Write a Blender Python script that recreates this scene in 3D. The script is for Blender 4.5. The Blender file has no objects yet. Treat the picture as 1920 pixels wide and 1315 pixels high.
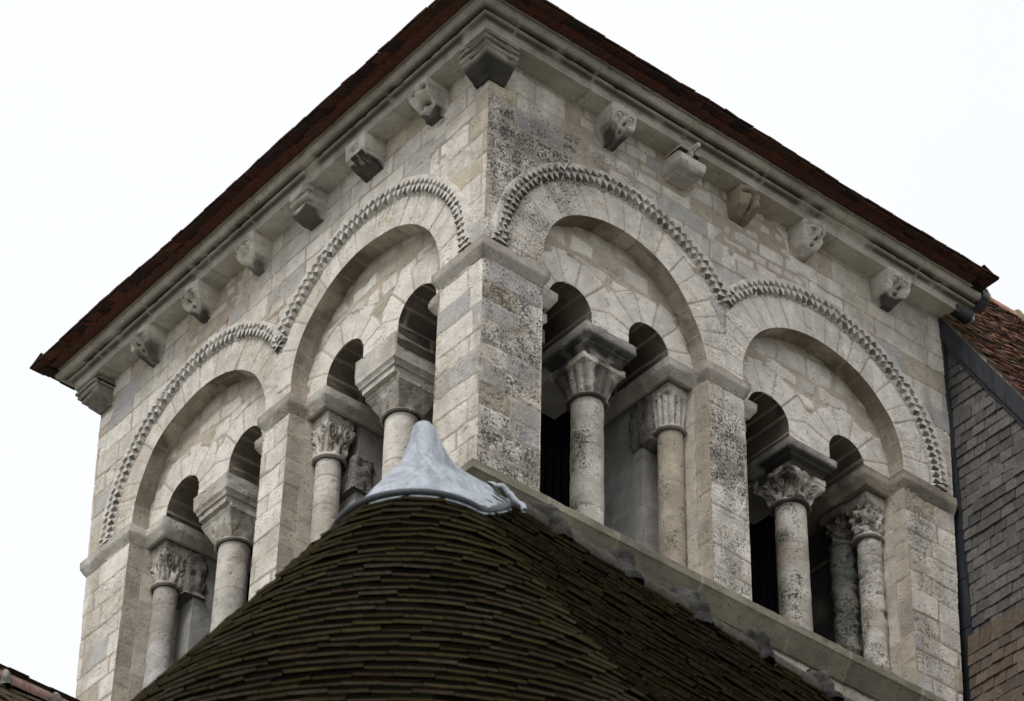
import bpy, math, random
import numpy as np
from mathutils import Vector, Matrix
random.seed(7)
rng = np.random.default_rng(11)
sc = bpy.context.scene

# ------------------------------------------------------------------ camera
cam_d = bpy.data.cameras.new("camera"); cam = bpy.data.objects.new("camera", cam_d)
sc.collection.objects.link(cam); sc.camera = cam
CAMP = np.array([-13.2258, -17.2187, -19.3835])
R_ = np.array([0.77476891, -0.63197762, 0.01836895]); U_ = np.array([-0.41661192, -0.48845767, 0.7667096]); F_ = np.array([0.47557086, 0.60167548, 0.64173123])
M = Matrix(((R_[0], U_[0], -F_[0], CAMP[0]), (R_[1], U_[1], -F_[1], CAMP[1]), (R_[2], U_[2], -F_[2], CAMP[2]), (0, 0, 0, 1)))
cam.matrix_world = M
FPX = 5617.7
cam_d.sensor_width = 36; cam_d.lens = 36 * FPX / 1920
cam_d.clip_start = .5; cam_d.clip_end = 5000
cam_d.dof.use_dof = True; cam_d.dof.focus_distance = 29.3; cam_d.dof.aperture_fstop = 6.0

# ------------------------------------------------------------------ sky, sun, exposure
w = bpy.data.worlds.new("World"); sc.world = w; w.use_nodes = True
nt = w.node_tree; nt.nodes.clear()
SUN_EL, SUN_AZ = math.radians(50), math.radians(206)     # azimuth of the sun, counter-clockwise from +X
sky = nt.nodes.new('ShaderNodeTexSky'); sky.sky_type = 'NISHITA'; sky.sun_disc = False
sky.sun_elevation = SUN_EL; sky.sun_rotation = math.radians(90) - SUN_AZ
hs = nt.nodes.new('ShaderNodeHueSaturation'); hs.inputs['Saturation'].default_value = .18
mx = nt.nodes.new('ShaderNodeMix'); mx.data_type = 'RGBA'; mx.inputs['Factor'].default_value = .88
tcs = nt.nodes.new('ShaderNodeTexCoord'); nzs = nt.nodes.new('ShaderNodeTexNoise'); nzs.inputs['Scale'].default_value = 2.2; nzs.inputs['Detail'].default_value = 4
crs = nt.nodes.new('ShaderNodeMix'); crs.data_type = 'RGBA'; crs.inputs['A'].default_value = (7.1, 7.3, 7.6, 1); crs.inputs['B'].default_value = (7.9, 7.95, 8.1, 1)
nt.links.new(tcs.outputs['Generated'], nzs.inputs['Vector']); nt.links.new(nzs.outputs['Fac'], crs.inputs['Factor']); nt.links.new(crs.outputs['Result'], mx.inputs['B'])      # overcast cloud layer
bg = nt.nodes.new('ShaderNodeBackground'); bg.inputs['Strength'].default_value = .1
out = nt.nodes.new('ShaderNodeOutputWorld')
nt.links.new(sky.outputs[0], hs.inputs['Color']); nt.links.new(hs.outputs[0], mx.inputs['A'])
nt.links.new(mx.outputs['Result'], bg.inputs[0]); nt.links.new(bg.outputs[0], out.inputs[0])
sd = bpy.data.lights.new("sun", 'SUN'); sd.energy = 1.5; sd.angle = math.radians(20); sd.color = (1, .97, .92)
so = bpy.data.objects.new("sun", sd); sc.collection.objects.link(so)
dirn = Vector((math.cos(SUN_EL) * math.cos(SUN_AZ), math.cos(SUN_EL) * math.sin(SUN_AZ), math.sin(SUN_EL)))
so.rotation_euler = dirn.to_track_quat('Z', 'Y').to_euler(); so.location = (-20, -20, 30)
sc.view_settings.view_transform = 'Standard'; sc.view_settings.look = 'None'
sc.view_settings.gamma = 1; sc.view_settings.exposure = 0.50

# ------------------------------------------------------------------ numpy noise
def _h(ix, iy, iz, s=0):
    x = (ix.astype(np.int64) * 374761393 + iy.astype(np.int64) * 668265263 + iz.astype(np.int64) * 2147483647 + s * 974634777) & 0xffffffff
    x = ((x ^ (x >> 13)) * 1274126177) & 0xffffffff
    x = ((x ^ (x >> 16)) * 2246822519) & 0xffffffff
    return ((x ^ (x >> 15)) & 0xffffff) / float(0xffffff)
def vn(P, sc_=1.0, s=0):
    p = np.asarray(P, float) * sc_
    i = np.floor(p); f = p - i; f = f * f * (3 - 2 * f); i = i.astype(np.int64)
    x, y, z = i[..., 0], i[..., 1], i[..., 2]; fx, fy, fz = f[..., 0], f[..., 1], f[..., 2]
    def L(a, b, t): return a + (b - a) * t
    return L(L(L(_h(x, y, z, s), _h(x + 1, y, z, s), fx), L(_h(x, y + 1, z, s), _h(x + 1, y + 1, z, s), fx), fy),
             L(L(_h(x, y, z + 1, s), _h(x + 1, y, z + 1, s), fx), L(_h(x, y + 1, z + 1, s), _h(x + 1, y + 1, z + 1, s), fx), fy), fz)
def fbm(P, sc_=1.0, o=3, s=0):
    a = 0; t = 0; w_ = 1.
    for k in range(o):
        a = a + w_ * vn(P, sc_ * 2.03 ** k, s + 17 * k); t += w_; w_ *= .5
    return a / t
def sstep(a, b, x):
    t = np.clip((x - a) / (b - a), 0, 1); return t * t * (3 - 2 * t)
def mixc(c, d, t): return c + (np.asarray(d) - c) * t[..., None]

# ------------------------------------------------------------------ mesh helpers
def mesh_obj(name, V, Fc, mat, parent=None, col=None, smooth=False):
    me = bpy.data.meshes.new(name)
    V = np.asarray(V, np.float32).reshape(-1, 3)
    if isinstance(Fc, np.ndarray): sizes = np.full(len(Fc), Fc.shape[1]); flat = Fc.ravel()
    else:
        sizes = np.array([len(f) for f in Fc]); flat = np.array([i for f in Fc for i in f])
    me.vertices.add(len(V)); me.vertices.foreach_set('co', V.ravel())
    me.loops.add(len(flat)); me.loops.foreach_set('vertex_index', flat.astype(np.int32))
    me.polygons.add(len(sizes)); st = np.concatenate([[0], np.cumsum(sizes)[:-1]])
    me.polygons.foreach_set('loop_start', st.astype(np.int32)); me.polygons.foreach_set('loop_total', sizes.astype(np.int32))
    me.polygons.foreach_set('use_smooth', np.full(len(sizes), smooth))
    me.update(calc_edges=True)
    if col is not None:
        col = np.asarray(col, np.float32)
        if col.ndim == 1: col = np.tile(col, (len(V), 1))
        if col.shape[1] == 3: col = np.hstack([col, np.zeros((len(col), 1), np.float32)])
        a = me.color_attributes.new('Col', 'FLOAT_COLOR', 'POINT'); a.data.foreach_set('color', col.ravel())
    o = bpy.data.objects.new(name, me); sc.collection.objects.link(o)
    me.materials.append(mat)
    if parent is not None: o.parent = parent
    return o
class MB:
    def __init__(s): s.V = []; s.F = []; s.C = []; s.n = 0
    def add(s, V, F, C=None):
        V = np.asarray(V, float).reshape(-1, 3)
        s.V.append(V); s.F += [[i + s.n for i in f] for f in F]
        if C is None: C = (.5, .5, .5, 0)
        C = np.asarray(C, float)
        if C.ndim == 1: C = np.tile(C, (len(V), 1))
        if C.shape[1] == 3: C = np.hstack([C, np.zeros((len(C), 1))])
        s.C.append(C); s.n += len(V)
    def box(s, lo, hi, C=None):
        x0, y0, z0 = lo; x1, y1, z1 = hi
        s.add([(x0, y0, z0), (x1, y0, z0), (x1, y1, z0), (x0, y1, z0), (x0, y0, z1), (x1, y0, z1), (x1, y1, z1), (x0, y1, z1)],
              [(0, 3, 2, 1), (4, 5, 6, 7), (0, 1, 5, 4), (1, 2, 6, 5), (2, 3, 7, 6), (3, 0, 4, 7)], C)
    def build(s, name, mat, parent=None, smooth=False):
        return mesh_obj(name, np.vstack(s.V), s.F, mat, parent, np.vstack(s.C), smooth)
def gridfaces(nu, nv, closed=False, flip=False):
    i = np.arange(nv - 1)[:, None] * nu; j = np.arange(nu if closed else nu - 1)[None, :]
    a = i + j; b = i + (j + 1) % nu; c = b + nu; d = a + nu
    f = np.stack([a, b, c, d], -1).reshape(-1, 4)
    return f[:, ::-1] if flip else f
def empty(name, loc, label, cat, group=None):
    o = bpy.data.objects.new(name, None); sc.collection.objects.link(o); o.location = loc
    o['label'] = label; o['category'] = cat
    if group: o['group'] = group
    return o
def offs(parent, V): return np.asarray(V, float) - np.array(parent.location)

# ------------------------------------------------------------------ materials
def newmat(name):
    m = bpy.data.materials.new(name); m.use_nodes = True; return m, m.node_tree, m.node_tree.nodes['Principled BSDF']
def N(nt, t, **k):
    n = nt.nodes.new(t)
    for a, b in k.items(): setattr(n, a, b)
    return n
def math_(nt, op, a, b=None, c=None, clamp=False):
    n = N(nt, 'ShaderNodeMath', operation=op); n.use_clamp = clamp
    for i, x in enumerate((a, b, c)):
        if x is None: continue
        if isinstance(x, (int, float)): n.inputs[i].default_value = x
        else: nt.links.new(x, n.inputs[i])
    return n.outputs[0]
def noise(nt, co, scale, detail=4, rough=.6, dist=0):
    n = N(nt, 'ShaderNodeTexNoise'); n.inputs['Scale'].default_value = scale; n.inputs['Detail'].default_value = detail
    n.inputs['Roughness'].default_value = rough; n.inputs['Distortion'].default_value = dist; nt.links.new(co, n.inputs['Vector']); return n.outputs['Fac']
def rngmap(nt, x, a, b, c=0., d=1.):
    n = N(nt, 'ShaderNodeMapRange'); n.interpolation_type = 'SMOOTHSTEP'
    nt.links.new(x, n.inputs['Value'])
    for k, q in zip(('From Min', 'From Max', 'To Min', 'To Max'), (a, b, c, d)): n.inputs[k].default_value = q
    return n.outputs[0]
def mixrgb(nt, f, a, b, mode='MIX'):
    n = N(nt, 'ShaderNodeMix', data_type='RGBA', blend_type=mode)
    if isinstance(f, (int, float)): n.inputs['Factor'].default_value = f
    else: nt.links.new(f, n.inputs['Factor'])
    for k, x in (('A', a), ('B', b)):
        if isinstance(x, tuple): n.inputs[k].default_value = x
        else: nt.links.new(x, n.inputs[k])
    return n.outputs['Result']
def stone_mat(name, pit=1.0, base=1.0):
    m, t, b = newmat(name)
    geo = N(t, 'ShaderNodeNewGeometry'); co = geo.outputs['Position']
    at = N(t, 'ShaderNodeAttribute', attribute_name='Col')
    big = noise(t, co, 7, 5, .65); mid = noise(t, co, 34, 5, .7); fine = noise(t, co, 110, 3, .7)
    v = rngmap(t, big, .3, .7, .86 * base, 1.1 * base); v2 = rngmap(t, fine, .25, .75, .88, 1.1)
    vv = math_(t, 'MULTIPLY', v, v2)
    cc = N(t, 'ShaderNodeCombineColor'); [t.links.new(vv, cc.inputs[i]) for i in range(3)]
    c = mixrgb(t, 1.0, at.outputs['Color'], cc.outputs[0], 'MULTIPLY')
    soft = math_(t, 'MULTIPLY', math_(t, 'MULTIPLY', at.outputs['Alpha'], .70), rngmap(t, noise(t, co, 3.2, 5, .65), .36, .60), clamp=True)
    c = mixrgb(t, soft, c, (.50, .495, .48, 1), 'MULTIPLY')
    # dark lichen / crust speckles, amount driven by Col alpha
    sp = math_(t, 'ADD', math_(t, 'MULTIPLY', mid, .65), math_(t, 'MULTIPLY', big, .35))
    th = math_(t, 'SUBTRACT', .645, math_(t, 'MULTIPLY', at.outputs['Alpha'], .19))
    k0 = math_(t, 'MULTIPLY', math_(t, 'SUBTRACT', sp, th), 7.5, clamp=True)
    k = math_(t, 'MULTIPLY', k0, .80)
    c = mixrgb(t, k, c, (.30, .295, .285, 1), 'MULTIPLY')
    k2 = math_(t, 'MULTIPLY', math_(t, 'SUBTRACT', sp, math_(t, 'ADD', th, .065)), 12.0, clamp=True)
    c = mixrgb(t, math_(t, 'MULTIPLY', k2, .85), c, (.045, .042, .04, 1))
    # small dark pits
    vo = N(t, 'ShaderNodeTexVoronoi'); vo.inputs['Scale'].default_value = 30; t.links.new(co, vo.inputs['Vector'])
    gate = rngmap(t, noise(t, co, 8, 4, .7), .46, .62)
    pm = math_(t, 'MULTIPLY', rngmap(t, math_(t, 'ADD', vo.outputs['Distance'], math_(t, 'MULTIPLY', math_(t, 'SUBTRACT', fine, .5), .35)), .10, .30, 1, 0), gate)
    c = mixrgb(t, math_(t, 'MULTIPLY', pm, .86 * pit), c, (.10, .09, .08, 1))
    t.links.new(c, b.inputs['Base Color'])
    b.inputs['Roughness'].default_value = .92; b.inputs['Specular IOR Level'].default_value = .25
    h = math_(t, 'ADD', math_(t, 'MULTIPLY', mid, .9), math_(t, 'MULTIPLY', fine, .4))
    h = math_(t, 'SUBTRACT', h, math_(t, 'MULTIPLY', pm, .9 * pit)); h = math_(t, 'SUBTRACT', h, math_(t, 'MULTIPLY', k, .25))
    bu = N(t, 'ShaderNodeBump'); bu.inputs['Strength'].default_value = .8; bu.inputs['Distance'].default_value = .022
    t.links.new(h, bu.inputs['Height']); t.links.new(bu.outputs[0], b.inputs['Normal'])
    return m
STONE = stone_mat('weathered_limestone')
STONE_S = stone_mat('dressed_limestone', .25)
def tile_mat(name, moss=(.05, .06, .012), mossamt=.5, rough=.85, spec=.2):
    m, t, b = newmat(name)
    geo = N(t, 'ShaderNodeNewGeometry'); co = geo.outputs['Position']
    at = N(t, 'ShaderNodeAttribute', attribute_name='Col')
    a = noise(t, co, 22, 5, .7); f = noise(t, co, 90, 3, .7); bg_ = noise(t, co, 2.2, 4, .6)
    v = math_(t, 'MULTIPLY', rngmap(t, a, .25, .75, .6, 1.35), rngmap(t, f, .25, .75, .8, 1.2))
    cc = N(t, 'ShaderNodeCombineColor'); [t.links.new(v, cc.inputs[i]) for i in range(3)]
    c = mixrgb(t, 1.0, at.outputs['Color'], cc.outputs[0], 'MULTIPLY')
    k = math_(t, 'MULTIPLY', rngmap(t, math_(t, 'ADD', math_(t, 'MULTIPLY', a, .5), math_(t, 'MULTIPLY', bg_, .5)), .44, .58), at.outputs['Alpha'])
    c = mixrgb(t, math_(t, 'MULTIPLY', k, mossamt), c, (*moss, 1))
    t.links.new(c, b.inputs['Base Color']); b.inputs['Roughness'].default_value = rough; b.inputs['Specular IOR Level'].default_value = spec
    bu = N(t, 'ShaderNodeBump'); bu.inputs['Strength'].default_value = .5; bu.inputs['Distance'].default_value = .01
    t.links.new(math_(t, 'ADD', a, math_(t, 'MULTIPLY', f, .5)), bu.inputs['Height']); t.links.new(bu.outputs[0], b.inputs['Normal'])
    return m
TILE = tile_mat('clay_tile'); MOSSY = tile_mat('mossy_tile', (.115, .100, .036), .75, 1, .0)
SLATE = tile_mat('slate', mossamt=0, rough=.55, spec=.4)
def metal_mat(name, col, rough, metal):
    m, t, b = newmat(name)
    geo = N(t, 'ShaderNodeNewGeometry'); co = geo.outputs['Position']
    mp = N(t, 'ShaderNodeMapping'); mp.inputs['Scale'].default_value = (1, 1, .10); t.links.new(co, mp.inputs[0])
    a0 = noise(t, mp.outputs[0], 11, 6, .75, 1.2); a2 = noise(t, co if 'co' in dir() else geo.outputs['Position'], 48, 4, .7); a = math_(t, 'ADD', math_(t, 'MULTIPLY', a0, .72), math_(t, 'MULTIPLY', a2, .28))
    n = mixrgb(t, rngmap(t, a, .40, .60), tuple(x * .52 for x in col) + (1,), tuple(col) + (1,))
    t.links.new(n, b.inputs['Base Color']); b.inputs['Metallic'].default_value = metal
    t.links.new(rngmap(t, a, .3, .7, rough - .08, rough + .12), b.inputs['Roughness'])
    bu = N(t, 'ShaderNodeBump'); bu.inputs['Strength'].default_value = .5; bu.inputs['Distance'].default_value = .02
    t.links.new(a, bu.inputs['Height']); t.links.new(bu.outputs[0], b.inputs['Normal'])
    return m
LEAD = metal_mat('bright_lead', (.37, .405, .46), .5, .12)
LEAD_D = metal_mat('dark_lead', (.030, .036, .046), .5, .1)
WOODM, t_, b_ = newmat('dark_interior_timber')
b_.inputs['Base Color'].default_value = (.006, .006, .007, 1); b_.inputs['Roughness'].default_value = 1; b_.inputs['Specular IOR Level'].default_value = 0  # timber set near black so the openings read as dark
GROUNDM, t_, b_ = newmat('village_ground')
g_ = N(t_, 'ShaderNodeNewGeometry'); n_ = noise(t_, g_.outputs['Position'], .15, 6, .6)
t_.links.new(mixrgb(t_, rngmap(t_, n_, .4, .6), (.23, .22, .20, 1), (.14, .15, .10, 1)), b_.inputs['Base Color']); b_.inputs['Roughness'].default_value = 1

# ------------------------------------------------------------------ palettes
CREAM = np.array([.735, .69, .63]); GREY = np.array([.48, .465, .455]); OCHRE = np.array([.53, .465, .375]); TAN = np.array([.43, .375, .31])
MORT = np.array([.45, .385, .325]); DARK = np.array([.075, .068, .06])
def stone_col(idv, s=0, ochre=.12, grey=.18):
    a = _h(idv, idv * 0 + 3, idv * 0, s); b = _h(idv, idv * 0 + 9, idv * 0, s)
    c = CREAM[None] * (.84 + .24 * b)[..., None]
    c = np.where((a < ochre)[..., None], OCHRE * (.85 + .25 * b)[..., None], c)
    c = np.where((a > 1 - grey)[..., None], GREY * (.9 + .2 * b)[..., None], c)
    return c, a, b
class Rows:
    """random coursed masonry: for points (u, z) returns stone id and distance to the nearest joint"""
    def __init__(s, seed, z0, z1, hmin, hmax, wmin, wmax, u0=-1., u1=9.):
        r = np.random.default_rng(seed); zs = [z0]
        while zs[-1] < z1: zs.append(zs[-1] + r.uniform(hmin, hmax))
        s.z = np.array(zs); s.br = []
        for k in range(len(zs) - 1):
            b = [u0 + r.uniform(-wmax, 0)]
            while b[-1] < u1: b.append(b[-1] + r.uniform(wmin, wmax))
            s.br.append(np.array(b))
    def __call__(s, u, z):
        k = np.clip(np.searchsorted(s.z, z) - 1, 0, len(s.z) - 2)
        e = np.minimum(z - s.z[k], s.z[k + 1] - z); idv = np.zeros(u.shape, np.int64)
        for j in np.unique(k):
            m = k == j; b = s.br[j]; uu = u[m]; q = np.clip(np.searchsorted(b, uu) - 1, 0, len(b) - 2)
            eu = np.minimum(uu - b[q], b[q + 1] - uu)
            ez = e[m]; r = .035
            # rounded stone corners
            ce = np.where((eu < r) & (ez < r), r - np.hypot(r - eu, r - ez), np.minimum(eu, ez))
            e[m] = ce; idv[m] = j * 131 + q
        return idv, e

# ------------------------------------------------------------------ tower frame of reference
WR, WL, ZT, ZS = 6.5, 7.08, 2.78, -2.62        # width of the right and left face, wall top, sill
DA, DB = .21, 1.35                              # front order depth, back of the thick wall
def W3(face, u, d, z):
    u = np.asarray(u, float); d = np.asarray(d, float) + 0 * u; z = np.asarray(z, float) + 0 * u
    e = WR if face == 'R' else WL
    k = .052 if face == 'R' else .072
    u = u + sstep(e - 1.1, e - .15, u) * k * (z - .3)      # slight batter of the outer edges
    return np.stack([u, d, z], -1) if face == 'R' else np.stack([d, u, z], -1)
class Bay:
    def __init__(s, face, cu, cz, tab, uL, uR, small, aba, ring, seed):
        s.face = face; s.cu = cu; s.cz = cz; s.uL = uL; s.uR = uR; s.small = small; s.aba = aba; s.ring = ring; s.seed = seed
        tab = sorted([(math.atan2(z - cz, u - cu), math.hypot(u - cu, z - cz)) for u, z in tab] + [(0, uR - cu), (math.pi, cu - uL)])
        a = np.array([t[0] for t in tab]); r = np.array([t[1] for t in tab])
        th = np.linspace(0, math.pi, 91); rr = np.interp(th, a, r)
        for _ in range(14): rr[1:-1] = .25 * rr[:-2] + .5 * rr[1:-1] + .25 * rr[2:]
        s.th = th; s.rr = rr
    def r(s, th): return np.interp(th, s.th, s.rr)
    def sdf(s, u, z):
        th = np.arctan2(z - s.cz, u - s.cu); a = np.hypot(u - s.cu, z - s.cz) - s.r(np.clip(th, 0, math.pi))
        b = np.maximum(s.uL - u, u - s.uR)
        return np.maximum(np.where(z > s.cz, a, b), ZS - z)
    def outline(s, step=.015):
        P = [(s.uL, z) for z in np.arange(ZS, s.cz, step)]
        th = np.linspace(math.pi, 0, int(math.pi * 1.2 / step))
        P += [(s.cu + s.r(t) * math.cos(t), s.cz + s.r(t) * math.sin(t)) for t in th]
        P += [(s.uR, z) for z in np.arange(s.cz, ZS, -step)] + [(s.uR, ZS)]
        return np.array(P)
bays = [
 Bay('R', 1.85, .20, [(.95,1.02),(1.16,1.2),(1.34,1.28),(1.59,1.35),(1.82,1.36),(2.03,1.33),(2.24,1.26),(2.45,1.14),(2.58,.99),(2.72,.78),(2.81,.6),(2.88,.42)],
     .75, 2.93, [(1.28, .20, .27), (2.32, .23, .27)], (1.50, 2.09, -.22, .09), -.60, 1),
 Bay('R', 4.60, .20, [(3.69,1.03),(4.03,1.28),(4.36,1.38),(4.70,1.39),(5.04,1.31),(5.29,1.19),(5.49,1.0),(5.65,.79),(5.73,.5)],
     3.43, 5.74, [(3.98, .19, .28), (5.11, .21, .26)], (4.27, 4.87, -.22, .03), -.55, 2),
 Bay('L', 2.00, .20, [(3.10,.93),(2.92,1.13),(2.74,1.28),(2.55,1.39),(2.3,1.46),(2.04,1.49),(1.79,1.45),(1.49,1.38),(1.27,1.27),(1.06,1.1),(.86,.85)],
     .70, 3.20, [(1.33, .26, .31), (2.55, .30, .31)], (1.68, 2.27, -.27, .18), -.58, 3),
 Bay('L', 4.95, .18, [(6.03,.89),(5.93,1.08),(5.79,1.21),(5.62,1.31),(5.4,1.36),(5.16,1.42),(4.91,1.43),(4.58,1.36),(4.29,1.23),(4.1,1.1),(3.9,.89)],
     3.66, 6.18, [(4.31, .22, .31), (5.51, .26, .31)], (4.62, 5.18, -.22, .11), -.55, 4)]
TH_V = {}                                       # voussoir joints per bay
for b in bays:
    r = np.random.default_rng(b.seed + 50); a = [0.]
    while a[-1] < math.pi: a.append(a[-1] + r.uniform(.12, .23))
    TH_V[b.seed] = np.array(a)
def lichen(face, u, d, z, P):
    """share of dark lichen crust, by place: heavy on the corner and middle pier of the right face"""
    n = fbm(P, .9, 3, 5)
    if face == 'R':
        x = .36 + .95 * np.exp(-((u - .35) / .75) ** 2) * sstep(2.35, 1.9, z) + .75 * np.exp(-((u - 3.2) / .5) ** 2) * sstep(1.6, .6, z) \
            + .35 * np.exp(-((u - 5.9) / .5) ** 2) * sstep(.5, -.4, z) + .42 * sstep(1.0, 2.0, z) * sstep(4.2, .8, u) * sstep(2.75, 2.2, z)
    else:
        x = .06 + .35 * np.exp(-((u - .15) / .3) ** 2) * sstep(.6, -.4, z) + .16 * sstep(-.1, -.8, z)
    return np.clip(x * (.30 + 1.45 * n), 0, 1.25)

tower = empty('bell_tower', (3.25, 3.5, -21.0), 'pale weathered limestone belfry with two arcaded faces, carved corbels and a red tiled eave', 'bell tower')
TP = np.array(tower.location)
def tobj(name, V, Fc, mat, col, smooth=False, parent=None, label=None):
    o = mesh_obj(name, np.asarray(V) - TP, Fc, mat, parent or tower, col, smooth)
    if label: o['label'] = label
    return o

# ------------------------------------------------------------------ front wall of each face
def make_front(face):
    E = WR if face == 'R' else WL
    bs = [b for b in bays if b.face == face]
    c = .0135
    zlo = -3.12
    us = np.arange(0, E + c * .5, c); us[-1] = E; zs = np.arange(zlo, ZT + .02, c)
    u, z = np.meshgrid(us, zs); nu, nz = len(us), len(zs)
    def sdf(u, z): return np.minimum(bs[0].sdf(u, z), bs[1].sdf(u, z))
    s = sdf(u, z); e = 1e-3
    gu = (sdf(u + e, z) - sdf(u - e, z)) / (2 * e); gz = (sdf(u, z + e) - sdf(u, z - e)) / (2 * e); g2 = gu ** 2 + gz ** 2 + 1e-9
    m = (np.abs(s) < .62 * c) & (us[None] > 0)
    u = np.where(m, u - s * gu / g2, u); z = np.where(m, z - s * gz / g2, z)
    valid = (s > 0) | m
    d = np.zeros_like(u)
    P = W3(face, u, d, z)
    # masonry
    wu = u + .035 * (fbm(P, 3.1, 2, 1) - .5); wz = z + .05 * (fbm(P, 2.3, 2, 2) - .5)
    ash = Rows(3 if face == 'R' else 4, zlo, ZT + .3, .22, .32, .36, .80)
    rub = Rows(5, zlo, ZT + .3, .13, .22, .20, .42)
    i1, e1 = ash(wu, wz); i2, e2 = rub(wu + .03, wz)
    rubm = (z > .9) & (fbm(P, .8, 2, 8) > .53) & (u > .7) if face == 'L' else (z > 1.9) & (fbm(P, .8, 2, 8) > .62) & (u > 1)
    idv = np.where(rubm, i2 + 5000, i1); ed = np.where(rubm, e2, e1)
    jw = np.where(rubm, .016 + .03 * sstep(.4, .7, fbm(P, 2.2, 2, 9)), .0065 + .008 * sstep(.5, .75, fbm(P, 1.7, 2, 19)))
    ring = np.zeros(u.shape, bool); hoodin = np.zeros(u.shape, bool)
    for b in bs:
        th = np.arctan2(wz - b.cz, u - b.cu); rr = np.hypot(u - b.cu, z - b.cz); ro = b.r(np.clip(th, 0, math.pi)) + .40
        mm = (rr < ro) & (z > b.cz) & (np.abs(u - b.cu) < 1.55)
        o = [q for q in bs if q is not b][0]
        mm &= (np.abs(u - b.cu) <= np.abs(u - o.cu))
        tj = TH_V[b.seed]; k = np.clip(np.searchsorted(tj, th) - 1, 0, len(tj) - 2)
        et = np.minimum(th - tj[k], tj[k + 1] - th) * rr; er = ro - rr
        idv = np.where(mm, 9000 + b.seed * 200 + k, idv); ed = np.where(mm, np.minimum(et, er), ed); jw = np.where(mm, .0055, jw)
        ring |= mm
    cst, ra, rb = stone_col(idv, 7 if face == 'R' else 8, ochre=.09, grey=.11 if face == 'R' else .12)
    rubc, _, _ = stone_col(idv, 21, ochre=.30, grey=.03)
    cst = np.where((rubm & ~ring)[..., None], rubc, cst)
    ringc = CREAM * (.93 + .1 * rb)[..., None]; cst = np.where(ring[..., None], ringc, cst)
    jf = sstep(jw + .006, jw, ed)
    rough = fbm(P, 9, 4, 31); worn = sstep(.45, .8, _h(idv, idv * 0 + 1, idv * 0, 77) + .35 * (rough - .5))
    ch = _h(idv, idv * 0 + 5, idv * 0, 79)
    h = (ch - .5) * .009 + .012 * (rough - .5) * (.4 + worn) - .006 * jf - .010 * sstep(.62, .8, fbm(P, 26, 2, 33)) * worn
    col = mixc(cst, MORT, jf)
    col = mixc(col, np.array([.34, .31, .26]), .34 * sstep(.52, .70, fbm(P * np.array([3.2, 3.2, .5]), 1.6, 3, 47)))
    st = fbm(P, 1.3, 4, 41)                                     # warm run-off staining
    col = mixc(col, np.array([.40, .34, .26]), .40 * sstep(.50, .72, st))
    col = mixc(col, np.array([.46, .30, .14]), .55 * sstep(.74, .80, fbm(P, 14, 3, 43)) * sstep(.5, .62, fbm(P, 1.1, 2, 44)))
    if face == 'L':
        col = mixc(col, np.array([.36, .14, .09]), sstep(.06, .045, np.hypot((u - 4.62) * 1.6, z - 2.14)))
    al = lichen(face, u, d, z, P) * np.where(ra > .8, .75, 1.) * (1 - .4 * jf)
    ij = np.where(ring, al * .85, al)
    d = d - h
    d = np.where(u < .02, np.clip(d, 0, .012), d)
    # chipped arris at the shared corner: both faces bend to the same line
    cz = .5 * (.006 + .030 * sstep(.5, .85, vn(np.stack([z * 0, z * 0, z], -1), 6.5, 3)) * sstep(1.9, 1.2, z))
    d = d + sstep(.05, 0, u) * cz; 
    V = W3(face, u + sstep(.05, 0, u) * cz, d, z)
    idx = np.arange(nu * nz).reshape(nz, nu)
    q = np.stack([idx[:-1, :-1], idx[:-1, 1:], idx[1:, 1:], idx[1:, :-1]], -1).reshape(-1, 4)
    vv = valid.ravel()[q]; full = q[vv.sum(1) == 4]
    tri = q[vv.sum(1) == 3]; tv = vv[vv.sum(1) == 3]; tri = tri[tv].reshape(-1, 3)
    um = us_m = (u[:-1, :-1] + u[1:, 1:]).ravel() * .5
    if face == 'L': full = full[:, ::-1]; tri = tri[:, ::-1]
    used = np.zeros(nu * nz, bool); used[full.ravel()] = True; used[tri.ravel()] = True
    rm = np.cumsum(used) - 1
    Fc = [list(x) for x in rm[full]] + [list(x) for x in rm[tri]]
    C = np.concatenate([col, ij[..., None]], -1).reshape(-1, 4)
    tobj('arcade_wall', V.reshape(-1, 3)[used], Fc, STONE, C[used], True,
         label='pale stone arcade wall on the left, brighter side of the belfry' if face == 'L' else 'lichen-speckled stone arcade wall on the right side of the belfry')
make_front('R'); make_front('L')

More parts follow.
